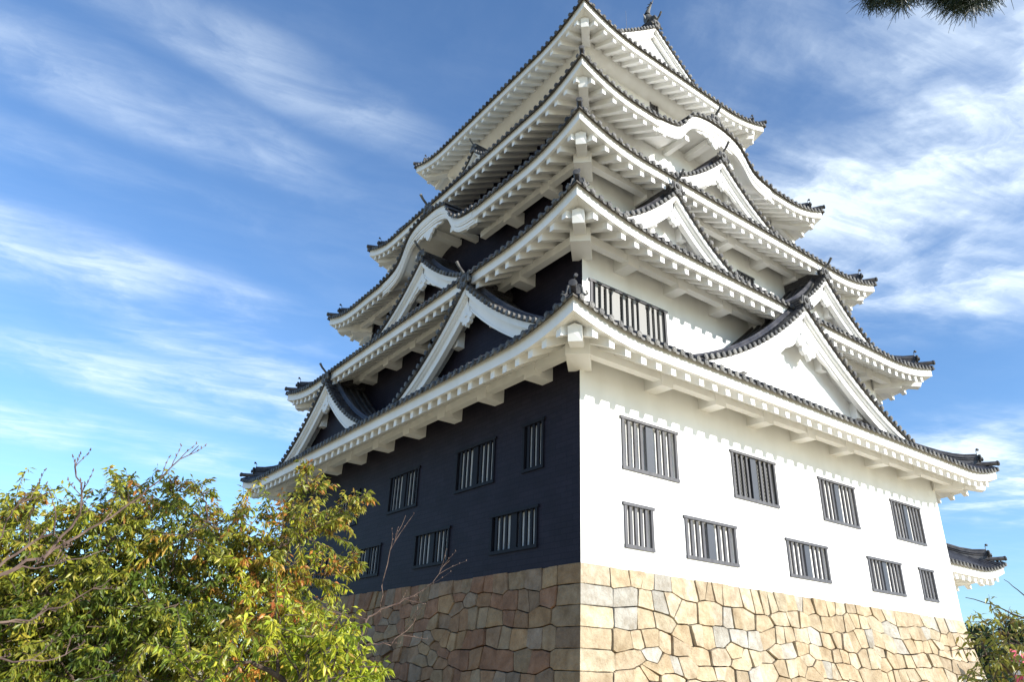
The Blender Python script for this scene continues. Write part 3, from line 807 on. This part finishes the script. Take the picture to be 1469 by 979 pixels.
# ------------------------------------------------------------------ stone base
def batter(z):
    h = max(0, 5.0-z); return .11*h+.013*h*h
sb = MB()
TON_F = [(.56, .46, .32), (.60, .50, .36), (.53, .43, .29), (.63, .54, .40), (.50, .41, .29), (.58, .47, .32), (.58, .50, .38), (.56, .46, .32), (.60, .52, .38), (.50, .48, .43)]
TON_L_SHADE = [(.33, .205, .12), (.38, .25, .14), (.30, .17, .105), (.34, .25, .16), (.29, .20, .13), (.38, .265, .155), (.32, .18, .11), (.31, .235, .17)]  # left face of the same stone: its shade is put into darker, warmer tones
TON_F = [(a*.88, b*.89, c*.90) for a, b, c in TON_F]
def stone_face(side, LEN, seed, tones):
    rnd = random.Random(seed)
    if side in ('front', 'back'):
        def G(u, z, o):
            b = batter(z); x = -b+u*(HX+2*b)/HX
            if u < .01: x -= o
            if u > HX-.01: x += o
            return Vector((x, -b-o, z)) if side == 'front' else Vector((x, HY+b+o, z))
    else:
        def G(u, z, o):
            b = batter(z); y = -b+u*(HY+2*b)/HY
            if u < .01: y -= o
            if u > HY-.01: y += o
            return Vector((-b-o, y, z)) if side == 'left' else Vector((HX+b+o, y, z))
    ZLO = .95; cells = []
    seeds = []; zc = 4.75; k = 0; hts = [.46, .42, .48, .40, .45, .43, .46, .44, .46]
    ztop = 5.0
    blocks = [0.0]
    while blocks[-1] < LEN: blocks.append(blocks[-1]+rnd.uniform(2.2, 4.2))
    bsh = [0.0]+[rnd.uniform(-.2, .2) for _ in blocks]
    for k, hh in enumerate(hts):
        zc = ztop-hh/2
        seeds.append([.48, zc, 0]); seeds.append([LEN-.48, zc, 0])
        u = .48+rnd.choice([.62, .95, .8])
        while u < LEN-.95:
            bi = sum(1 for b_ in blocks if b_ <= u)-1
            sh = 0 if min(u, LEN-u) < 2.0 else bsh[bi]*(.35 if k == 0 else 1)
            wd = rnd.choice([rnd.uniform(.26, .38), rnd.uniform(.38, .54), rnd.uniform(.5, .8)])
            if rnd.random() < .06 and k > 0 and 2 < u < LEN-2:
                seeds.append([u-.02, zc+sh+.12, 1]); seeds.append([u+.04, zc+sh-.13, 1])
            else: seeds.append([u, zc+sh+rnd.uniform(-.02, .02), 1])
            u += wd
        ztop -= hh
    for si, (su, sz_, fl) in enumerate(seeds):
        poly = [(0.0, 5.0), (LEN, 5.0), (LEN, ZLO), (0.0, ZLO)]
        for sj, (tu, tz, fj) in enumerate(seeds):
            if sj == si or abs(tu-su) > 2.2 or abs(tz-sz_) > 1.5: continue
            mx_, mz_ = (su+tu)/2, (sz_+tz)/2; nx, nz = tu-su, (tz-sz_)*3.1
            new = []; n_ = len(poly)
            for a in range(n_):
                P, Q = poly[a], poly[(a+1) % n_]
                dp = (P[0]-mx_)*nx+(P[1]-mz_)*nz; dq = (Q[0]-mx_)*nx+(Q[1]-mz_)*nz
                if dp <= 0: new.append(P)
                if (dp < 0 < dq) or (dq < 0 < dp):
                    t = dp/(dp-dq); new.append((P[0]+(Q[0]-P[0])*t, P[1]+(Q[1]-P[1])*t))
            poly = new
            if len(poly) < 3: break
        # drop very short sides
        cl_ = []
        for p in poly:
            if not cl_ or math.hypot(p[0]-cl_[-1][0], p[1]-cl_[-1][1]) > .05: cl_.append(p)
        if len(cl_) > 3 and math.hypot(cl_[0][0]-cl_[-1][0], cl_[0][1]-cl_[-1][1]) < .05: cl_.pop()
        def wrp(p):
            a = min(1, max(0, min(p[0], LEN-p[0])-.9)/.8); b = min(1, max(0, 5-p[1])/.3)
            q_ = Vector((p[0]*1.5, p[1]*2.1, seed*3.1))
            q2_ = Vector((p[0]*.45, p[1]*.8, seed*1.7))
            return (p[0]+a*.13*noise.noise(q_), p[1]+a*b*(.11*noise.noise(q_+Vector((7, 3, 1)))+.20*noise.noise(q2_)))
        if len(cl_) >= 3: cells.append(([wrp(p) for p in cl_], fl == 0))
    for (base_poly, corner) in cells:
        if True:
            if True:
                g = .003; poly = []; isv = []; nb_ = len(base_poly)
                for a in range(nb_):
                    A, B = base_poly[a], base_poly[(a+1) % nb_]
                    for t in (0, .22, .5, .78):
                        poly.append((A[0]+(B[0]-A[0])*t, A[1]+(B[1]-A[1])*t)); isv.append(t == 0)
                cxm = sum(p[0] for p in poly)/len(poly); czm = sum(p[1] for p in poly)/len(poly)
                # knock the corners off and roughen the outline
                q2 = []
                for i, p in enumerate(poly):
                    dx, dz = cxm-p[0], czm-p[1]; ln = math.hypot(dx, dz)
                    isc = isv[i]
                    pull = g+ (rnd.uniform(.0, .022) if isc else rnd.uniform(0, .011))
                    edge0 = (p[0] < .02 or p[0] > LEN-.02)
                    if edge0: q2.append((p[0], p[1]+(dz/ln)*min(pull, .012) if isc else p[1]))
                    elif abs(p[1]-5.0) < 1e-6: q2.append((p[0]+dx/ln*min(pull, .02), 5.0))
                    else: q2.append((p[0]+dx/ln*pull, p[1]+dz/ln*pull))
                out0 = rnd.uniform(-.03, .035) if not corner else .0
                bulge = rnd.uniform(-.006, .03); tx, tz = rnd.uniform(-.08, .08), rnd.uniform(-.08, .08)
                if corner: bulge = .015; tx = tz = 0
                def lay(f, o):
                    r = []
                    for (a, b) in q2:
                        if a < .02 or a > LEN-.02:
                            aa = a
                        else: aa = a+(cxm-a)*f
                        bb_ = b+(czm-b)*f
                        oo = o+out0+(tx*(aa-cxm)+tz*(bb_-czm) if not corner else 0)
                        r.append(G(aa, bb_, max(oo, -.2)))
                    return r
                L0 = lay(0, -.12); L1 = lay(0.0, -.02); L2 = lay(.03, .008); L3 = lay(.5, bulge)
                if corner: L0 = lay(0, -.0); L1 = lay(0, 0.0); L2 = lay(.06, .012)
                vs = L0+L1+L2+L3+[G(cxm, czm, bulge*1.1+out0)]; m_ = len(q2); fs = []
                for lv in range(3):
                    for i in range(m_): fs.append((lv*m_+i, lv*m_+(i+1) % m_, (lv+1)*m_+(i+1) % m_, (lv+1)*m_+i))
                for i in range(m_): fs.append((3*m_+i, 3*m_+(i+1) % m_, 4*m_))
                tn = rnd.choice(tones); vv = rnd.uniform(.82, 1.12)
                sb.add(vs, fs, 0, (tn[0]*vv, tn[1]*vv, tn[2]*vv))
    # dark earth behind the joints
    nn = 12; zz_ = [5.0-4.1*i/8 for i in range(9)]
    sb.sheet([[G(.0+LEN*i/nn, z, 0)+ (Vector((0, .10, 0)) if side == 'front' else Vector((0, -.10, 0)) if side == 'back' else Vector((.10, 0, 0)) if side == 'left' else Vector((-.10, 0, 0))) for i in range(nn+1)] for z in zz_], 1)
stone_face('front', HX, 11, TON_F); stone_face('left', HY, 23, TON_L_SHADE); stone_face('back', HX, 31, TON_F); stone_face('right', HY, 47, TON_F)
stb = sb.build('stone_base', [M['stone'], M['dark']], None, fix=False)
tag(stb, 'battered base of rough cut stones under the castle keep, one face sunlit', 'stone wall')

# ------------------------------------------------------------------ side turret
RT = (14.0, 2.1, 22.25, 9.0)
tur = empty('side_turret', (20.2, 5.6, 1.0))
tag(tur, 'low white turret with a small grey tiled roof behind the right end of the keep', 'turret')
ro, fn = roof_tier(tur, 'roof', RT, 7.22, .42, 2.4, .56, .02, 3.2, purlin=True)
mb = MB()
for (d, P_, r_) in RAFTERS: mb.hexa(P_)
o = mb.build('rafter', M['plaster'], ro); o['kind'] = 'stuff'; RAFTERS.clear()
mb = MB(); mb.box(lambda u, e, z: Vector((u, e, z)), 18.3, RT[2], RT[1], RT[3], .9, 7.9)
mb.build('wall', M['plaster'], tur)
mb = MB(); zz0 = 7.22+.05+.56*3.2+.02*3.2**2
mb.box(Fr, 15.6, 20.7, 3.7, 7.4, zz0-.6, zz0-.02)
for sg in (0, 1):
    mb.prism([Vector((20.7-.2, 3.5, zz0-.05)), Vector((20.7-.2, 7.6, zz0-.05)), Vector((20.7-.2, 5.55, zz0+1.15))], Vector((-5, 0, 0)))
mb.tube([Vector((15.6, 5.55, zz0+1.3)), Vector((20.6, 5.55, zz0+1.3)), Vector((20.8, 5.55, zz0+1.36))], .13, 8)
rr_ = mb.build('upper_roof', M['tile'], ro)
mb = MB(); ornament(mb, Vector((20.7, 5.55, zz0+1.2)), Vector((1, 0, 0)), Vector((0, 1, 0)), 1.2); mb.build('ridge_ornament', M['tile_end'], rr_, smooth=True)

# ------------------------------------------------------------------ ground
mb = MB(); gp = []
NN = 48
mb.add([Vector((0, 0, .98))]+[Vector((1500*math.cos(2*math.pi*i/NN), 1500*math.sin(2*math.pi*i/NN), .98)) for i in range(NN)], [(0, 1+i, 1+(i+1) % NN) for i in range(NN)])
g = mb.build('ground', M['ground'], None, fix=False, origin=(0, 0, .98)); tag(g, 'pale sandy castle ground', None, None, 'structure')

# ------------------------------------------------------------------ vegetation
GRN = [(.07, .11, .014), (.10, .145, .016), (.14, .18, .02), (.19, .22, .025), (.26, .27, .03), (.33, .31, .04)]
WRM = [(.42, .26, .04), (.48, .20, .035), (.42, .12, .03), (.50, .34, .06)]
LIME = [(.26, .32, .02), (.35, .40, .025), (.42, .43, .03), (.45, .42, .04), (.20, .26, .02)]
def leaf(mb, p, d, size, tone, rnd):
    """one folded, drooping leaf of four faces"""
    d = d.normalized(); s = d.cross(Vector((rnd.uniform(-1, 1), rnd.uniform(-1, 1), rnd.uniform(-1, 1))))
    if s.length < 1e-3: return
    s.normalize(); nrm = s.cross(d)
    w_ = size*rnd.uniform(.15, .21); sag = Vector((0, 0, -1))*size*rnd.uniform(.05, .28)
    a = p; b = p+d*size*.45+nrm*size*.05; c = p+d*size+sag
    mb.add([a, b-s*w_-nrm*w_*.3, b, b+s*w_-nrm*w_*.3, c], ((0, 1, 2), (0, 2, 3), (1, 4, 2), (2, 4, 3)), 0, tone)
def spray(lm, tm, p0, d0, length, rnd, size, tones, dens=26, droop=.6, tr=.006):
    """a twig with leaves hanging along it"""
    n = 7; pts = [p0]; d = d0.normalized()
    for i in range(n):
        d = (d+Vector((rnd.uniform(-.22, .22), rnd.uniform(-.22, .22), rnd.uniform(-.2, .16)))).normalized()
        pts.append(pts[-1]+d*length/n)
    tm.tube(pts, [tr*(1-.75*i/n) for i in range(n+1)], 4, 0, cap=False)
    cnt = max(4, int(dens*length)); lead = rnd.choice(tones); lv = rnd.uniform(.8, 1.2)
    for k in range(cnt):
        t = (.12+.88*(k+rnd.random())/cnt)*n; i = min(int(t), n-1); f = t-i
        p = pts[i]*(1-f)+pts[i+1]*f
        ax = (pts[i+1]-pts[i]).normalized()
        o = Vector((rnd.gauss(0, 1), rnd.gauss(0, 1), rnd.gauss(0, .6))).normalized()
        ld = ax*.45+o*.8+Vector((0, 0, -droop))
        tn = lead if rnd.random() < .6 else rnd.choice(tones); v = rnd.uniform(.75, 1.2)*lv
        leaf(lm, p+o*.01, ld, size*rnd.uniform(.65, 1.15), (tn[0]*v, tn[1]*v, tn[2]*v), rnd)
def limb(tm, a, b, r0, r1, rnd, seg=7, wob=.12, side=8, tone=None):
    pts = []; L_ = (b-a).length
    for i in range(seg+1):
        t = i/seg; q = a.lerp(b, t)+Vector((rnd.uniform(-1, 1), rnd.uniform(-1, 1), rnd.uniform(-1, 1)))*wob*L_*.25*math.sin(t*math.pi)
        q.z += .06*L_*math.sin(t*math.pi); pts.append(q)
    tm.tube(pts, [r0+(r1-r0)*i/seg for i in range(seg+1)], side, 0)
    return pts
def leafy_tree(name, label, cat, base, fork, clumps, seed, size, group=None, dens=26, trunk_r=.17, twig_len=(.5, 1.0), nspr=12):
    """clumps: (centre, radius, tone list, number of sprays, outward bias)"""
    rnd = random.Random(seed); root = empty(name, base); tag(root, label, cat, group)
    tm = MB(); lm = MB(); tw = MB()
    limb(tm, base-Vector((0, 0, .1)), fork, trunk_r, trunk_r*.75, rnd, 6, .15, 10)
    forks = [fork]
    cl = sorted(clumps, key=lambda c: (c[0]-fork).length)
    nodes = [(fork, trunk_r*.7)]
    for c in cl:
        ctr = c[0]
        src = min(nodes, key=lambda nd: (nd[0]-ctr).length+.25*(nd[0]-fork).length)
        r0 = max(.012, min(src[1]*.72, .02+.035*(ctr-src[0]).length))
        pts = limb(tm, src[0], ctr, r0, r0*.45, rnd, 6, .3, 7)
        nodes.append((pts[3], r0*.75)); nodes.append((ctr, r0*.5))
        for k in range(c[3]):
            o = Vector((rnd.gauss(0, 1), rnd.gauss(0, 1), rnd.gauss(0, .8))).normalized()
            p = ctr+o*c[1]*rnd.uniform(.0, .75)
            dirv = (o+Vector(c[4])*.9+Vector((0, 0, .15))).normalized()
            spray(lm, tw, p, dirv, rnd.uniform(*twig_len)*c[1]*1.6, rnd, size, c[2], dens)
    tm.build('trunk', M['bark'], root, smooth=True, fix=False)
    cr = lm.build('crown', M['leaf'], root, fix=False)
    tw.build('twigs', M['bark'], cr, fix=False)
    return root

def at(px, py, dist): return CAMP+ray(px, py)*dist
rnd = random.Random(5)
MIXA = GRN[1:6]+GRN[3:6]+[(.36, .36, .03), (.44, .37, .05)]; MIXB = GRN[3:6]+GRN[3:6]+[(.38, .38, .035)]+WRM[:1]+[(.40, .33, .05), (.42, .17, .035)]; MIXD = GRN[:4]+GRN[:3]; MIXY = GRN[4:]+LIME[:3]+WRM[:2]
def cl(px, py, d, r, tones, n=12, bias=(0, 0, 0)): return (at(px, py, d), r, tones, n, bias)
RV = tuple(rt2)
POLY = [(-60, 775), (20, 752), (60, 742), (110, 775), (150, 745), (180, 720), (235, 722), (290, 728), (330, 742), (360, 748), (400, 742), (430, 725), (445, 740), (460, 750), (455, 770), (440, 790), (425, 812), (450, 815), (470, 830), (440, 850), (425, 870), (440, 890), (425, 925), (435, 990), (-60, 1010)]
def inside(x, y):
    c = False; n = len(POLY)
    for i in range(n):
        (x0, y0), (x1, y1) = POLY[i], POLY[(i+1) % n]
        if (y0 > y) != (y1 > y) and x < (x1-x0)*(y-y0)/(y1-y0)+x0: c = not c
    return c
clA = []; pts_ = []
tries = 0
while len(pts_) < 150 and tries < 9000:
    tries += 1; x = rnd.uniform(-60, 540); y = rnd.uniform(660, 1010)
    if not inside(x, y): continue
    if any((x-a)**2+(y-b)**2 < 27**2 for a, b in pts_): continue
    if ((x-285)/42)**2+((y-815)/26)**2 < 1: continue
    if ((x-380)/30)**2+((y-800)/14)**2 < 1: continue
    pts_.append((x, y))
for (x, y) in pts_:
    edge = min(1.0, min(math.hypot(x-a, y-b) for a, b in POLY)/60)
    r = .17+.16*edge
    if y < 800: T_ = MIXB if (x > 150 or rnd.random() < .35) else MIXA
    elif x > 330: T_ = MIXB if rnd.random() < .5 else MIXY
    elif y > 880 and x < 260: T_ = MIXD if rnd.random() < .6 else MIXA
    else: T_ = MIXA if rnd.random() < .6 else MIXD
    bias = (0, 0, .25) if y < 760 else (0, 0, 0)
    if x > 440: bias = (.8, -.5, .25)
    clA.append(cl(x, y, rnd.uniform(8.2, 9.3), r, T_, 11, bias))
for (x, y, r, b) in ((440, 705, .12, (0, 0, 1.2)), (441, 680, .07, (0, 0, 1.4)), (520, 712, .06, (1.3, -.8, .4)), (500, 726, .09, (1.1, -.8, .35)), (478, 742, .11, (1, -.7, .3)), (505, 806, .07, (1.2, -.8, .3)), (485, 818, .10, (1, -.7, .3)), (185, 700, .10, (0, 0, 1)), (245, 705, .08, (0, 0, 1)), (290, 708, .08, (0, 0, 1)), (52, 722, .07, (.2, 0, 1)), (20, 735, .07, (-.2, 0, .8))):
    clA.append(cl(x, y, 8.5, r, MIXB, 9, b))
bA = at(215, 1010, 9.2); bA.z = .98
leafy_tree('cherry_tree', 'large leafy tree with green, yellow and orange drooping leaves at the lower left', 'tree', bA, at(230, 960, 9.2), clA, 3, .074, dens=104, twig_len=(.8, 1.5))
clB = [cl(400, 915, 6.4, .26, LIME+WRM[:1], 12), cl(445, 925, 6.4, .28, LIME, 13), cl(475, 935, 6.4, .20, LIME, 11), cl(500, 958, 6.4, .15, LIME+WRM[:1], 8, (.5, -.3, .2)), cl(360, 950, 6.4, .28, LIME, 12),
       cl(430, 975, 6.3, .3, LIME, 14), cl(300, 985, 6.3, .3, LIME+GRN[3:], 12), cl(480, 985, 6.3, .26, LIME, 12), cl(400, 880, 6.6, .18, LIME+WRM, 8, (0, 0, .4)), cl(505, 1000, 6.3, .2, LIME, 10)]
bB = at(420, 1010, 6.4); bB.z = .98
leafy_tree('young_tree', 'bright lime green leafy sapling in front of the larger tree, by the shaded stone base', 'tree', bB, at(420, 1000, 6.4), clB, 8, .075, dens=95, trunk_r=.06, twig_len=(.6, 1.2))

# bare branching tree reaching in from the left edge, nearer the camera
def bare_tree(name, label, base, segs, seed, material, ends=True, size_t=.5):
    rnd = random.Random(seed); root = empty(name, base); tag(root, label, 'tree'); tm = MB(); bm_ = MB(); tw = MB()
    for (pts, r0, r1, nt_) in segs:
        P_ = []
        for i in range(len(pts)-1):
            for k in range(4):
                q = pts[i].lerp(pts[i+1], k/4)+Vector((rnd.uniform(-1, 1), rnd.uniform(-1, 1), rnd.uniform(-1, 1)))*.012; P_.append(q)
        P_.append(pts[-1]); n = len(P_)
        tm.tube(P_, [r0+(r1-r0)*i/(n-1) for i in range(n)], 6, 0)
        for k in range(nt_):
            i = rnd.randint(n//4, n-2); p = P_[i]; ax = (P_[i+1]-P_[i]).normalized()
            d = (ax*.8+rt2*rnd.uniform(-.5, .5)+up2*rnd.uniform(-.6, .9)).normalized(); ln = rnd.uniform(.2, .7)*size_t
            q = [p]; 
            for j in range(4):
                d = (d+Vector((rnd.uniform(-.2, .2), rnd.uniform(-.2, .2), rnd.uniform(-.1, .2)))).normalized(); q.append(q[-1]+d*ln/4)
            rr2 = max(.003, (r0+(r1-r0)*i/n)*.45); tw.tube(q, [rr2*(1-.7*j/4) for j in range(5)], 5, 0)
            for j in (2, 3, 4):
                tw.tube([q[j], q[j]+Vector((rnd.uniform(-.01, .01), rnd.uniform(-.01, .01), .014))], [.005, .002], 5, 0)
    t = tm.build('trunk', material, root, smooth=True, fix=False); tw.build('twigs', material, t, fix=False)
    return root
D = 4.6
bb0 = at(-160, 1010, D); bb0.z = .98
A = lambda px, py, d=D: at(px, py, d)
segs = [([bb0, A(-150, 960), A(-110, 880), A(-20, 832)], .03, .014, 0),
        ([A(-20, 832), A(60, 800), A(130, 760), A(190, 722), A(235, 684), A(285, 640)], .009, .0025, 7),
        ([A(60, 800), A(112, 745), A(116, 705), A(108, 660)], .008, .003, 9),
        ([A(-20, 832), A(30, 815), A(80, 812), A(150, 790)], .006, .002, 6),
        ([A(-110, 880), A(-20, 900), A(40, 890), A(100, 865), A(160, 830)], .008, .002, 6),
        ([A(-110, 880), A(-20, 945), A(60, 950), A(120, 930)], .007, .002, 4),
        ([A(-60, 850), A(0, 770), A(20, 730), A(60, 700)], .005, .0018, 4),
        ([A(-20, 832), A(40, 780), A(80, 765), A(75, 720)], .008, .003, 6)]
bare_tree('bare_cherry_tree', 'bare brown branches with buds reaching in from the left edge above the leaves', bb0, segs, 12, M['twig'], size_t=.22)
D2 = 7.5
bc = at(505, 1010, D2); bc.z = .98
A2 = lambda px, py: at(px, py, D2)
segs = [([bc, A2(490, 985), A2(515, 925), A2(525, 890)], .014, .010, 2),
        ([A2(525, 890), A2(545, 875), A2(580, 862), A2(610, 845), A2(645, 805)], .009, .002, 7),
        ([A2(545, 878), A2(550, 830), A2(560, 790), A2(582, 740)], .006, .002, 3),
        ([A2(525, 890), A2(500, 885), A2(475, 878), A2(462, 870)], .007, .002, 5),
        ([A2(525, 925), A2(560, 925), A2(590, 900), A2(600, 880)], .007, .002, 5)]
bare_tree('bare_sapling', 'thin pale leafless sapling in front of the shaded stone base', bc, segs, 19, M['twig'], size_t=.6)

# right: leafy branches beside the base, and a dark tree farther off
MIXR = [(.28, .28, .05), (.32, .31, .05), (.22, .24, .04), (.28, .25, .05), (.33, .24, .05)]
DR = 11.0
clR = [(at(px, py+26, DR), r*.85, MIXR, n, b) for px, py, r, n, b in ((1430, 880, .30, 9, (-.6, .4, 0)), (1465, 900, .36, 10, (0, 0, 0)), (1415, 915, .30, 9, (-.6, .4, -.2)), (1455, 945, .36, 12, (0, 0, 0)), (1420, 955, .26, 9, (-.5, .3, 0)),
       (1500, 860, .4, 8, (0, 0, 0)), (1520, 930, .5, 14, (0, 0, 0)), (1395, 905, .14, 4, (-.9, .6, 0)), (1455, 985, .4, 12, (0, 0, 0)), (1440, 865, .16, 5, (-.5, .3, .3)), (1405, 890, .12, 3, (-1, .7, .2)))]
bR = at(1530, 1010, DR); bR.z = .98
leafy_tree('persimmon_tree', 'thin leafy tree with drooping olive and brown leaves at the right edge', 'tree', bR, at(1525, 960, DR), clR, 21, .10, dens=30, trunk_r=.1)
rt_root = bpy.data.objects['persimmon_tree']
tm = MB(); rnd = random.Random(4)
limb(tm, at(1500, 905, DR), at(1385, 858, DR), .014, .004, rnd, 8, .12, 6); limb(tm, at(1500, 930, DR), at(1360, 935, DR), .012, .003, rnd, 8, .2, 6); limb(tm, at(1475, 860, DR), at(1440, 832, DR), .008, .003, rnd, 5, .1, 5)
limb(tm, at(1400, 955, DR), at(1385, 985, DR), .008, .005, rnd, 5, .1, 5)
tm.build('branch', M['bark'], rt_root, fix=False)

def conifer(name, label, base, h, r, seed, group=None):
    rnd = random.Random(seed); root = empty(name, base); tag(root, label, 'tree', group); tm = MB(); nm = MB()
    tm.tube([base-Vector((0, 0, .1)), base+Vector((0, 0, h*.5)), base+Vector((0, 0, h*.97))], [.22, .12, .02], 8, 0)
    for k in range(150):
        z = h*(.12+.86*rnd.random()); rad = r*(1-z/h)**.7*rnd.uniform(.5, 1.1)+.15; a = rnd.uniform(0, 6.283)
        s = base+Vector((0, 0, z)); e = s+Vector((math.cos(a)*rad, math.sin(a)*rad, rnd.uniform(-.1, .35)))
        tm.tube([s, e], [.03, .01], 4, 0)
        for j in range(60):
            p = s.lerp(e, rnd.uniform(.25, 1.05))+Vector((rnd.gauss(0, .14), rnd.gauss(0, .14), rnd.gauss(0, .12)))
            c = rnd.choice([(.02, .045, .015), (.03, .06, .02), (.045, .08, .02)])
            leaf(nm, p, Vector((rnd.gauss(0, 1), rnd.gauss(0, 1), rnd.gauss(0, .8))), rnd.uniform(.14, .26), c, rnd)
    tm.build('trunk', M['bark'], root, smooth=True, fix=False); nm.build('crown', M['needle'], root, fix=False)
pc = at(1425, 1000, 45); pc.z = .98; conifer('evergreen_tree', 'dense dark evergreen tree behind the leafy branches at the right edge', pc, 4.7, 2.2, 1)
pc = at(1478, 1000, 50); pc.z = .98; conifer('evergreen_tree', 'second dark evergreen tree, cut by the right edge behind the banners', pc, 5.4, 2.6, 2)
pc = at(80, 1000, 26); pc.z = .98; conifer('evergreen_tree', 'dark evergreen tree hidden low behind the big leafy tree', pc, 4.2, 2.6, 3)

# pink and white banner poles seen between the leaves
for (px, py0, py1, lab) in ((1445, 932, 1000, 'pink and white striped banner on a thin pole between the leaves at the right'), (1462, 938, 1000, 'second pink and white banner on a pole, touching the right edge')):
    dist = 30.0; p = at(px, py0, dist); base = Vector((p.x, p.y, .98)); root = empty('banner', base); tag(root, lab, 'banner', 'banners on poles')
    mb = MB(); mb.tube([base, Vector((p.x, p.y, p.z+.1))], .03, 8); mb.build('pole', M['metal'], root)
    side = Vector((rt2.x, rt2.y, 0)).normalized(); n_ = side.cross(Vector((0, 0, 1)))
    mb = MB(); k = 7; hgt = (p.z-.98-.4)/k
    for j in range(k):
        z0 = p.z-j*hgt; wv0 = .04*math.sin(j*1.3); wv1 = .04*math.sin((j+1)*1.3)
        a = Vector((p.x, p.y, z0)); b = Vector((p.x, p.y, z0-hgt))
        for s_, (x0_, x1_) in enumerate(((0.02, .28), (.28, .55))):
            mb.hexa([a+side*x0_+n_*wv0, a+side*x1_+n_*wv0, b+side*x1_+n_*wv1, b+side*x0_+n_*wv1, a+side*x0_+n_*(wv0+.01), a+side*x1_+n_*(wv0+.01), b+side*x1_+n_*(wv1+.01), b+side*x0_+n_*(wv1+.01)], (j+s_) % 2)
    mb.build('cloth', [M['red'], M['whitecloth']], root)

# pine overhead, top right
DP = 6.5
pr = Vector((-2.2, -15.2, .98)); root = empty('pine_tree', pr); tag(root, 'dark pine branch with long needle tufts hanging in from the top edge at the right', 'tree')
tm = MB(); nm = MB(); rnd = random.Random(9)
limb(tm, pr-Vector((0, 0, .1)), Vector((-2.6, -13.5, 9.6)), .22, .13, rnd, 9, .25, 10)
mainb = [Vector((-2.6, -13.5, 9.6)), at(1420, -150, DP), at(1340, -70, DP), at(1260, -50, DP)]
tm.tube(mainb, [.10, .05, .03, .015], 8)
limb(tm, Vector((-2.55, -13.8, 8.0)), Vector((-.5, -15.5, 10.5)), .08, .03, rnd, 6, .2, 7)
tufts = []
for (px, py, r) in ((1255, -4, .11), (1272, -8, .12), (1292, -5, .12), (1310, -16, .11), (1330, -18, .12), (1350, -12, .13), (1365, -4, .14), (1380, 0, .14), (1395, -4, .14), (1372, -14, .14), (1408, -12, .13), (1425, -18, .12), (1358, -22, .14), (1390, -22, .14), (1340, -34, .14), (1300, -36, .14), (1260, -36, .12), (1420, -40, .13)):
    tufts.append((at(px, py, DP+rnd.uniform(-.25, .25)), r))
for k in range(26):
    tufts.append((Vector((-.5, -15.5, 10.5))+Vector((rnd.gauss(0, .7), rnd.gauss(0, .7), rnd.gauss(0, .3))), .15))
for (c, r) in tufts:
    src = min(mainb, key=lambda q: (q-c).length); 
    if (src-c).length < 1.5: tm.tube([src, c.lerp(src, .4)+Vector((0, 0, .03)), c], [.012, .008, .005], 5)
    for k in range(260):
        d = Vector((rnd.gauss(0, 1), rnd.gauss(0, 1), rnd.gauss(-.35, .8))).normalized()
        s = c+Vector((rnd.gauss(0, .03), rnd.gauss(0, .03), rnd.gauss(0, .03))); e = s+d*r*rnd.uniform(.7, 1.15)+Vector((0, 0, -.01))
        t = d.cross(Vector((rnd.random(), rnd.random(), rnd.random()))).normalized()*.0024
        cc = rnd.choice([(.008, .018, .008), (.012, .025, .01), (.018, .03, .01)])
        nm.add([s-t, s+t, e+t*.4, e-t*.4], ((0, 1, 2, 3),), 0, cc)
tm.build('trunk', M['bark'], root, smooth=True, fix=False); nm.build('crown', M['needle'], root, fix=False)
